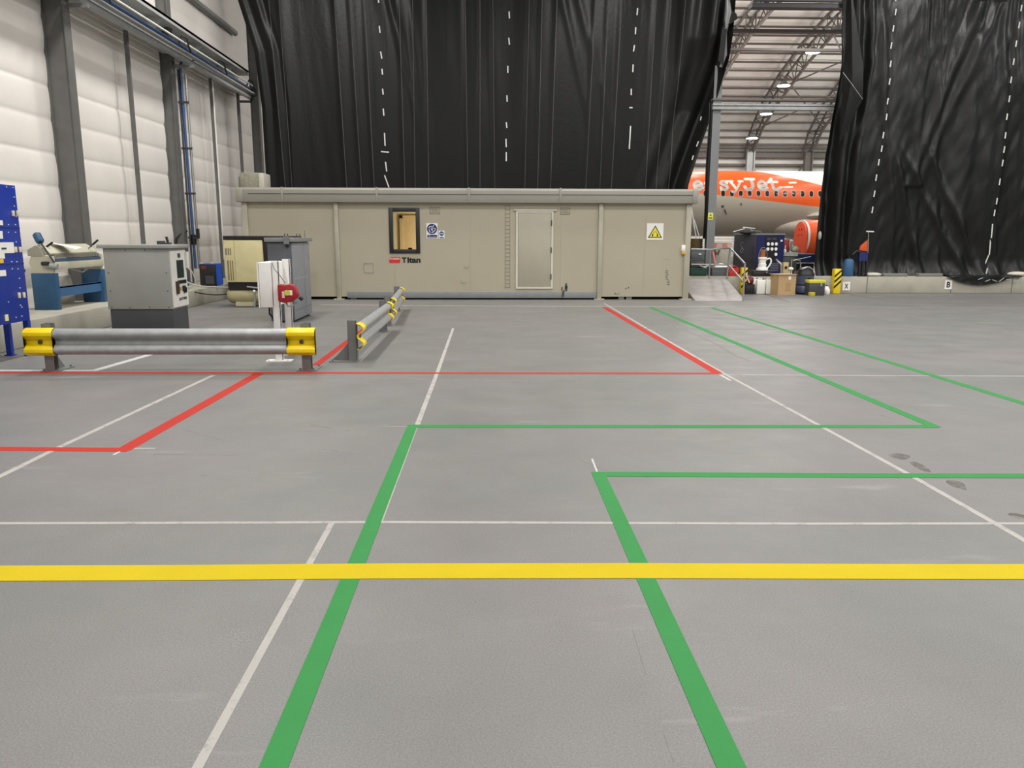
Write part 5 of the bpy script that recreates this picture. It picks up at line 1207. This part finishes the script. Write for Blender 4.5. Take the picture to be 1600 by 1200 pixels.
# second handrail and things behind the box
hr2 = MB().tube(sm([at(1213, 406, 22.5), at(1216, 409, 22.4), at(1220, 413, 22.35), at(1220.5, 420, 22.35), (at(1220.5, 430, 22.35).x, 22.35, K)]), .03, 10)
tag(hr2.build('bent_rail', M_chrome), 'bent grey tube standing behind the cardboard box', 'rail')
cb = thing('tool_trolley', 'dark tool trolley with pale top tray right of the navy cabinet', 'trolley', (at(1236, 405, 23.3).x, 23.4, K))
a, b = at(1224, 400, 23.3).x, at(1245, 400, 23.3).x
MB().box(a, b, 23.3, 23.7, K + .1, at(1236, 400, 23.3).z).build('body', mat('trolley_dark', (62, 66, 62), .5), cb, world=True, bev=.01)
MB().box(a, b + .02, 23.27, 23.72, at(1236, 400, 23.3).z, at(1236, 394, 23.3).z).build('tray', mat('tray_grey', (150, 150, 144), .5, var=.4, vscale=30), cb, world=True)
for q in (a + .05, b - .05):
    MB().cyl((q, 23.4, K + .05), (q + .03, 23.4, K + .05), .05, 12).build('wheel', M_black, cb, world=True)
z_ = at(1236, 394, 23.3).z
def small(name, label, cat, px0, px1, py0, py1, Y, m, dpt=.15, bev=.01, base=None):
    a, b, c, d, z0, z1 = bx(px0, px1, py0, py1, Y, dpt, base); return tag(MB().box(a, b, c, d, z0, z1).build(name, m, bev=bev), label, cat)
small('red_case', 'dark red case standing on the tool trolley', 'case', 1224, 1233.5, 374, 393, 23.4, mat('case_red', (142, 44, 36), .5), base=z_ + .001)
tag(MB().tube([(at(1234, 390, 23.35).x, 23.35, z_ + .03), at(1238, 377, 23.35)], .035, 10).build('grey_tube', M_galvd), 'grey tube leaning on the dark red case', 'tube')
tag(MB().lathe([(.04, 0), (.04, .06), (.015, .09), (.015, .2)], (at(1227, 390, 23.32).x, 23.34, z_ + .001), 14).build('white_spray_bottle', M_label), 'white slim bottle in front of the dark red case', 'bottle')
tag(MB().ell((at(1242, 390, 23.4).x, 23.45, z_ + .09), .13, .1, .09).build('pale_bundle', mat('pale_bundle', (158, 160, 140), .7, var=.3, vscale=20)), 'pale bundle at the right end of the tool trolley', 'bundle')
small('beige_tin', 'beige tin can behind the cardboard box', 'tin', 1224, 1232, 410, 430, 22.5, mat('beige_tin', (188, 166, 120), .5), base=K)
tag(MB().cyl((at(1228, 418, 22.5).x, 22.495, at(1228, 418, 22.5).z), (at(1228, 418, 22.5).x, 22.48, at(1228, 418, 22.5).z), .04).build('tin_dial', M_black), 'round black dial on the beige tin', 'dial')
ws = thing('white_stool', 'small white stand behind the cardboard box right corner', 'stand', (at(1235, 425, 22.6).x, 22.6, K))
zz = at(1235, 420, 22.6).z - K
MB().ell((0, 0, zz), .085, .07, .05).build('top', M_label, ws)
for s in (-1, 1): MB().cyl((s * .04, 0, 0), (s * .03, 0, zz), .012, 8).build('leg', M_label, ws)
bt = thing('blue_cart', 'dark blue cart behind the vacuum cleaner with steel frame', 'cart', (at(1258, 405, 23.6).x, 23.7, K))
a, b = at(1245, 400, 23.6).x, at(1275, 400, 23.6).x
MB().box(a, b, 23.6, 24.0, at(1258, 410, 23.6).z, at(1258, 397, 23.6).z).build('box_body', mat('dark_blue', (18, 40, 84), .5), bt, world=True, bev=.01)
MB().box(a + .03, b - .03, 23.65, 24.0, K + .06, at(1258, 412, 23.6).z).build('under_frame', M_black, bt, world=True)
MB().tube([(at(1237, 407, 22.9).x, 22.9, K), at(1237, 406, 22.9), at(1250, 407, 23), at(1251, 414, 23), (at(1251, 420, 23).x, 23, K)], .02, 8).tube([at(1239, 407, 22.9), at(1267, 401, 23.0)], .012, 8).build('steel_frame', M_chrome, bt, world=True)
for q in (a + .1, b - .1): MB().cyl((q, 23.62, K + .04), (q + .04, 23.62, K + .04), .04, 12).build('wheel', M_black, bt, world=True)
cg = MB()
for i in range(9): cg.tube([(at(1240 + i * .9, 424, 22.5).x, 22.5 + .02 * (i % 3), K + .02 + .05 * (i % 2)), (at(1242 + i, 418, 22.6).x, 22.6, K + .10 + .02 * (i % 3))], .02, 6)
tag(cg.build('brown_cable_heap', mat('brown_heap', (62, 46, 40), .6)), 'dark brown heap of cable between white stand and vacuum cleaner', 'cable')
# things at the foot of the right curtain
tri = thing('blue_gas_cylinder', 'slate blue gas cylinder standing on the kerb against the right curtain', 'gas cylinder', (at(1326, 431, 22.2).x, 22.25, K))
hh = at(1326, 404, 22.2).z - K
MB().lathe([(.13, 0), (.14, .02), (.14, hh - .1), (.11, hh - .03), (.05, hh)], (0, 0, 0), 24).build('shell', mat('cylinder_blue', (52, 92, 132), .5), tri)
MB().cyl((0, 0, hh), (0, 0, hh + .07), .025).build('valve', M_black, tri)
ot = thing('orange_stand', 'orange signal bag on a black and blue stand before the right curtain', 'stand', (at(1351, 400, 22.2).x, 22.2, K))
a0_ = at(1342.5, 391, 22.15); a1_ = at(1356, 393, 22.15); a2_ = at(1357, 374, 22.15); a3_ = at(1345, 384, 22.15)
MB().prism([(p.x, p.z) for p in (a0_, a1_, a2_, a3_)], 22.12, 22.2).build('orange_bag', mat('orange_bag', (206, 82, 36), .5), ot, world=True, bev=.008)
MB().tube([at(1357, 363, 22.1), at(1357, 376, 22.1), at(1356, 395, 22.12)], .012, 8).build('pole', M_chrome, ot, world=True)
MB().box(at(1343, 397, 22.15).x, at(1356, 397, 22.15).x, 22.14, 22.24, at(1350, 408, 22.15).z, at(1350, 394, 22.15).z).build('blue_box', mat('stand_blue', (24, 36, 92), .5), ot, world=True)
for q in (1344, 1349, 1355): MB().box(at(q, 410, 22.15).x - .03, at(q, 410, 22.15).x + .03, 22.14, 22.2, K, at(1350, 408, 22.15).z).build('leg', M_black, ot, world=True)
MB().tube([at(1332, 398, 22.15), at(1338, 392, 22.15), at(1343, 394, 22.15)], .03, 8).build('arm', M_black, ot, world=True)
M_sack = mat('pale_sandbag', (206, 200, 184), .8, var=.15, vscale=12)
for px, py, w1, h1, la in ((1364, 430.5, .27, .07, 'pale sandbag on the kerb edge under the orange stand'), (1592, 427, .30, .09, 'pale sandbag at the right edge holding down the curtain')):
    p = at(px, py, 22.25); tag(MB().ell((p.x, 22.3, K + h1 * .8), w1, .17, h1 * .8, 22, 12).build('sandbag', M_sack, ang=80), la, 'sandbag', 'sandbags on the curtain hem')
for p0, p1, la in ((1380, 1417, 'grey weight block on the curtain hem, left of two'), (1434, 1472, 'grey weight block on the curtain hem, right of two')):
    a, b = at(p0, 428, 22.2).x, at(p1, 428, 22.2).x; tag(MB().box(a, b, 22.14, 22.36, K + .001, K + .09).build('weight_block', mat('weight_grey', (122, 120, 114), .7), bev=.02), la, 'block', 'weight blocks on the curtain hem')
gl = MB(); gl.ell(at(1281, 368, 22.2), .05, .04, .12); gl.build('pale_crumple', M_galv, c2, world=True)  # pale crumpled lump caught on the curtain edge
sp_ = MB(); 
for i in range(6): 
    p = at(1528 + i * 11, 437 + (i % 2) * 3, 21.98); q = at(1536 + i * 11, 434 + (i % 3) * 3, 21.98); sp_.tube([p, q], .012, 6)
sp_.build('lacing', M_galv, c2, world=True)

# ------------------------------------------------------------ aircraft
AY, AZ, AR_ = 49.1, 0, 1.975
AZ = at(1200, 267.5, AY).z - AR_
ap = thing('airliner', 'white and orange passenger airliner parked in the hangar behind', 'aircraft', (20, AY, 0))
xN = 6.0
pf = [(.01, xN), (.35, xN + .15), (.8, xN + .6), (1.3, xN + 1.5), (1.7, xN + 2.8), (1.9, xN + 4.2), (AR_, xN + 5.6)]
xx = xN + 6.6
while xx < 36: pf.append((AR_, xx)); xx += 1.0
pf += [(1.8, 38), (1.3, 41), (.5, 44.5), (.1, 45.5)]
def fmat():
    m = bpy.data.materials.new('fuselage_livery'); m.use_nodes = True; nt = m.node_tree; N = nt.nodes; L_ = nt.links; b = N['Principled BSDF']
    b.inputs['Roughness'].default_value = .32
    tc = N.new('ShaderNodeTexCoord'); sp = N.new('ShaderNodeSeparateXYZ'); L_.new(tc.outputs['Object'], sp.inputs[0])
    def M(op, a, b2):
        n = N.new('ShaderNodeMath'); n.operation = op
        for i, s in ((0, a), (1, b2)):
            if isinstance(s, (int, float)): n.inputs[i].default_value = s
            else: L_.new(s, n.inputs[i])
        return n.outputs[0]
    def seg(p, q):                                     # linear z(x) through two pixels' points on the near skin
        A, B = at(*p, AY - 1.9), at(*q, AY - 1.9); k = (B.z - A.z) / (B.x - A.x); A = A - Vector(ap.location)
        return M('ADD', M('MULTIPLY', sp.outputs[0], k), A.z - k * A.x)
    lo_ = M('MINIMUM', seg((1090, 302.3), (1120, 304.5)), seg((1120, 304.5), (1275, 323)))
    A = at(1200, 267.5, AY - .6)
    hi_ = M('MINIMUM', seg((1190, 262), (1236, 275)), seg((1236, 275), (1285, 287)))
    up = M('LESS_THAN', sp.outputs[2], hi_); dn = M('GREATER_THAN', sp.outputs[2], lo_); f = M('MULTIPLY', up, dn)
    front = M('GREATER_THAN', sp.outputs[0], (at(1071, 290, AY - 1.9).x - 20) - .3)
    f = M('MULTIPLY', f, front)
    mx = N.new('ShaderNodeMix'); mx.data_type = 'RGBA'; L_.new(f, mx.inputs[0])
    # upper fuselage white, belly pale grey
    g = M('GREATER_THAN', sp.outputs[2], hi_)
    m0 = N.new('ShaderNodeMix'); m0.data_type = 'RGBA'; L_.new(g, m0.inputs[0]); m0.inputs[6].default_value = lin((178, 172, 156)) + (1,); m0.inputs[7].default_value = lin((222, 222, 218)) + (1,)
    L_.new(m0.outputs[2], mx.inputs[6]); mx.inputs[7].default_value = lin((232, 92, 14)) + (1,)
    L_.new(mx.outputs[2], b.inputs['Base Color']); return m
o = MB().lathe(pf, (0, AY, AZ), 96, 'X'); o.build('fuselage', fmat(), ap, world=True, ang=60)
M_air = mat('airframe_grey_white', (204, 198, 184), .35, var=.02)
def skin(x, z, off=.012):
    h = max(-.999, min(.999, (z - AZ) / AR_)); return Vector((x, AY - math.sqrt(1 - h * h) * (AR_ + off), z))
S = (AY - 1.9) / F
x00 = at(1084, 296, AY - 1.9).x; zB = at(1150, 296.5, AY - 1.9).z
def gp(px, py): q = at(px, py, AY - 1.93); return (q.x, q.z)
letters = {
 'e1': [[(1087, 290.5), (1098, 289), (1097, 285), (1093, 282.7), (1088.5, 284.5), (1086, 289), (1087, 293.5), (1091, 296), (1096, 295.2), (1099, 293.3)]],
 'a': [[(1104, 286), (1107, 283), (1112, 283), (1114.5, 286), (1114.5, 294), (1118, 295.5)], [(1114, 288.5), (1107, 289), (1104, 292.5), (1107, 296), (1111, 295), (1114, 292.5)]],
 's': [[(1138, 285.5), (1135, 282.8), (1130, 283), (1128.3, 286), (1132, 288.5), (1136.5, 290), (1138, 293), (1135, 296), (1130, 295.5), (1127.5, 293)], [(1138.6, 282.4), (1138.2, 286)], [(1127.6, 292.5), (1127.4, 296.4)]],
 'y': [[(1144, 283), (1151.5, 295)], [(1160, 283), (1151.5, 296), (1148, 300.5), (1144.5, 299.5)], [(1141, 282.5), (1147.5, 282.5)], [(1157, 282.5), (1163.5, 282.5)]],
 'J': [[(1178, 279.5), (1178, 290), (1175, 295), (1170, 296), (1166, 294), (1165.5, 291.5)], [(1168.5, 278.8), (1182.5, 278.8)]],
 'e2': [[(1188, 290.5), (1199, 289), (1198, 285), (1194, 282.7), (1189.5, 284.5), (1187, 289), (1188, 293.5), (1192, 296), (1197, 295.2), (1200, 293.3)]],
 't': [[(1209.5, 279), (1209.5, 292), (1212, 295.8), (1216, 295.5), (1220.5, 293)], [(1203, 284), (1218, 283.5)], [(1206, 282), (1210, 278)]],
}
M_let = mat('lettering_white', (232, 230, 224), .35, var=0)
lt = MB()
def cap(a, b, wd):
    d = Vector((b[0] - a[0], b[1] - a[1])); Ln = d.length or 1e-6; n = Vector((-d.y, d.x)) / Ln * wd / 2; st = max(1, int(Ln / .12))
    for i in range(st):
        p = Vector(a) + d * i / st; q = Vector(a) + d * (i + 1) / st
        rows = [-1, 0, 1]
        vs = [skin((pt + n * r).x, (pt + n * r).y, .014) for pt in (p, q) for r in rows]; lt.add(vs, [(0, 1, 4, 3), (1, 2, 5, 4)])
    for pt in (Vector(a), Vector(b)):
        vs = [skin(pt.x, pt.y, .014)] + [skin(pt.x + wd / 2 * math.cos(k * PI / 5), pt.y + wd / 2 * math.sin(k * PI / 5), .014) for k in range(10)]
        lt.add(vs, [(0, 1 + k, 1 + (k + 1) % 10) for k in range(10)])
thick = {'e1': .165, 'a': .165, 's': .16, 'y': .16, 'J': .2, 'e2': .165, 't': .18}
for k, pls in letters.items():
    lt = MB()
    for i, pl in enumerate(pls):
        q = [gp(*p) for p in pl]
        # smooth the polyline
        r = [Vector((p[0], p[1], 0)) for p in q]; r = sm(r, 4) if len(r) > 2 else r
        for a, b in zip(r, r[1:]): cap((a.x, a.y), (b.x, b.y), thick[k] * (1 if i == 0 else .8))
    lt.build('airline_letter', M_let, ap, world=True)
lt = MB()
for (p, q, wd) in (((1237, 285), (1247, 284.6), .11), ((1228, 292.2), (1240, 292), .11), ((1222, 292), (1228, 292.4), .07)):
    a, b = gp(*p), gp(*q); cap(a, b, wd)
lt.build('swoosh_marks', M_let, ap, world=True, kind='stuff')
M_rim = mat('window_rim', (214, 178, 150), .4); M_pane = mat('cabin_pane', (24, 26, 30), .15, var=0)
zw = at(1180, 302.5, AY - 1.93).z
xw = at(1116, 302.5, AY - 1.93).x - 6 * .5345; n_w = 0
step = (at(1268, 302.5, AY - 1.93).x - at(1130, 302.5, AY - 1.93).x) / 10
x = at(1130, 302.5, AY - 1.93).x - step * 9
for i in range(26):
    for r1, r2, off, nm, m in ((.15, .20, .006, 'window_rim', M_rim), (.115, .165, .012, 'window', M_pane)):
        pr = MB(); vs = [skin(x, zw, off + .004)] + [skin(x + r1 * (abs(math.cos(t)) ** .8) * (1 if math.cos(t) > 0 else -1), zw + r2 * (abs(math.sin(t)) ** .8) * (1 if math.sin(t) > 0 else -1), off) for t in [2 * PI * k / 18 for k in range(18)]]
        pr.add(vs, [(0, 1 + k, 1 + (k + 1) % 18) for k in range(18)]); pr.build(nm, m, ap, world=True)
    x += step
# belly fairing, panel line, wing, engine, gear
fc = at(1240, 350, AY - 2.3)
MB().ell((fc.x + 5.0, AY, 2.25), 6.9, 2.42, 1.05, 40, 20).build('belly_fairing', M_air, ap, world=True, ang=70)
for (px, py, r) in ((1129, 322.5, .075), (1157.5, 319, .05)): 
    p = at(px, py, AY - 1.95); s_ = skin(p.x, p.z, .01); MB().cyl(s_, s_ + Vector((0, -.03, 0)), r, 14).build('port', M_dark, ap, world=True)
a, b = at(1132, 327, AY - 1.95), at(1135, 335, AY - 1.95); MB().tube([skin(a.x, a.z, .03), skin(b.x, b.z, .12)], .03, 6).build('probe', M_black, ap, world=True)
wg = MB(); xr_ = at(1262, 335, 46.5).x
def foil(xl_, ch, y, z, t): return [Vector((xl_ + ch * u, y, z + t * v)) for u, v in ((0, 0), (.05, .5), (.2, .95), (.45, 1), (1, .1), (.6, -.25), (.25, -.5), (.05, -.35))]
r0 = foil(xr_, 6.2, AY - 1.3, 2.75, .42); r1 = foil(xr_ + 3.2, 4.2, 41.5, 3.1, .26); r2 = foil(xr_ + 7.6, 1.8, 32.5, 3.9, .12); n = 8
wg.add(r0 + r1 + r2, [[i + k * n, (i + 1) % n + k * n, (i + 1) % n + (k + 1) * n, i + (k + 1) * n] for k in (0, 1) for i in range(n)] + [list(range(n)), list(range(2 * n, 3 * n))])
wg.build('wing', M_air, ap, world=True, ang=60)
eY = 43.3; ez1, ez0 = at(1258, 344.5, eY).z, at(1258, 397, eY).z; ec = (ez1 + ez0) / 2; er = (ez1 - ez0) / 2; ex = at(1252, 370, eY).x
M_org = mat('nacelle_orange', (236, 92, 34), .4, var=.03); M_cov = mat('inlet_cover', (222, 78, 40), .6, var=.08, vscale=4)
MB().lathe([(er * .93, 0), (er, .15), (er * 1.04, .8), (er * 1.0, 1.9), (er * .8, 2.9), (er * .5, 3.6)], (ex + .12, eY, ec), 40, 'X').build('engine_nacelle', M_org, ap, world=True)
MB().lathe([(er * .9, .02), (er * .98, .0), (er * 1.0, .06), (er * .97, .12)], (ex + .03, eY, ec), 40, 'X').build('inlet_lip', M_let, ap, world=True)
cv = MB(); pr = [(er * .93 * math.cos(t), er * .93 * math.sin(t)) for t in [PI * k / 20 for k in range(21)]] + [(-er * .93, -er * .9), (er * .93, -er * .9)]
cv.prism([(eY + a, ec + b) for a, b in pr], ex - .1, ex + .02, 'X'); cv.build('inlet_cover', M_cov, ap, world=True, bev=.02)
mk = MB()
for dy_, dz_ in ((-.25, .42), (.1, .42), (-.25, .12), (.1, .12), (-.2, -.75), (.15, -.75)): mk.box(ex - .106, ex - .1, eY + dy_ - .07, eY + dy_ + .07, ec + dz_ - .05, ec + dz_ + .05)
mk.build('cover_mark', mat('cover_print', (150, 44, 30), .6), ap, world=True)
MB().prism([(ex + 1.0, ec + er * .8), (ex + 3.4, ec + er * .6), (ex + 5.2, 3.15), (ex + 3.2, 3.2)], eY - .15, eY + .15).build('pylon', M_air, ap, world=True)
for gx_, rad in ((xN + 5.2, .38), (xr_ + 3.4, .58)):
    MB().cyl((gx_, AY, 1.9), (gx_, AY, rad), .1, 14).build('gear_leg', M_galv, ap, world=True)
    for s in (-.28, .28): MB().lathe([(rad * .5, -.12), (rad * .95, -.12), (rad, -.06), (rad, .06), (rad * .95, .12), (rad * .5, .12)], (gx_, AY + s, rad), 26, 'Y').build('wheel', M_black, ap, world=True)
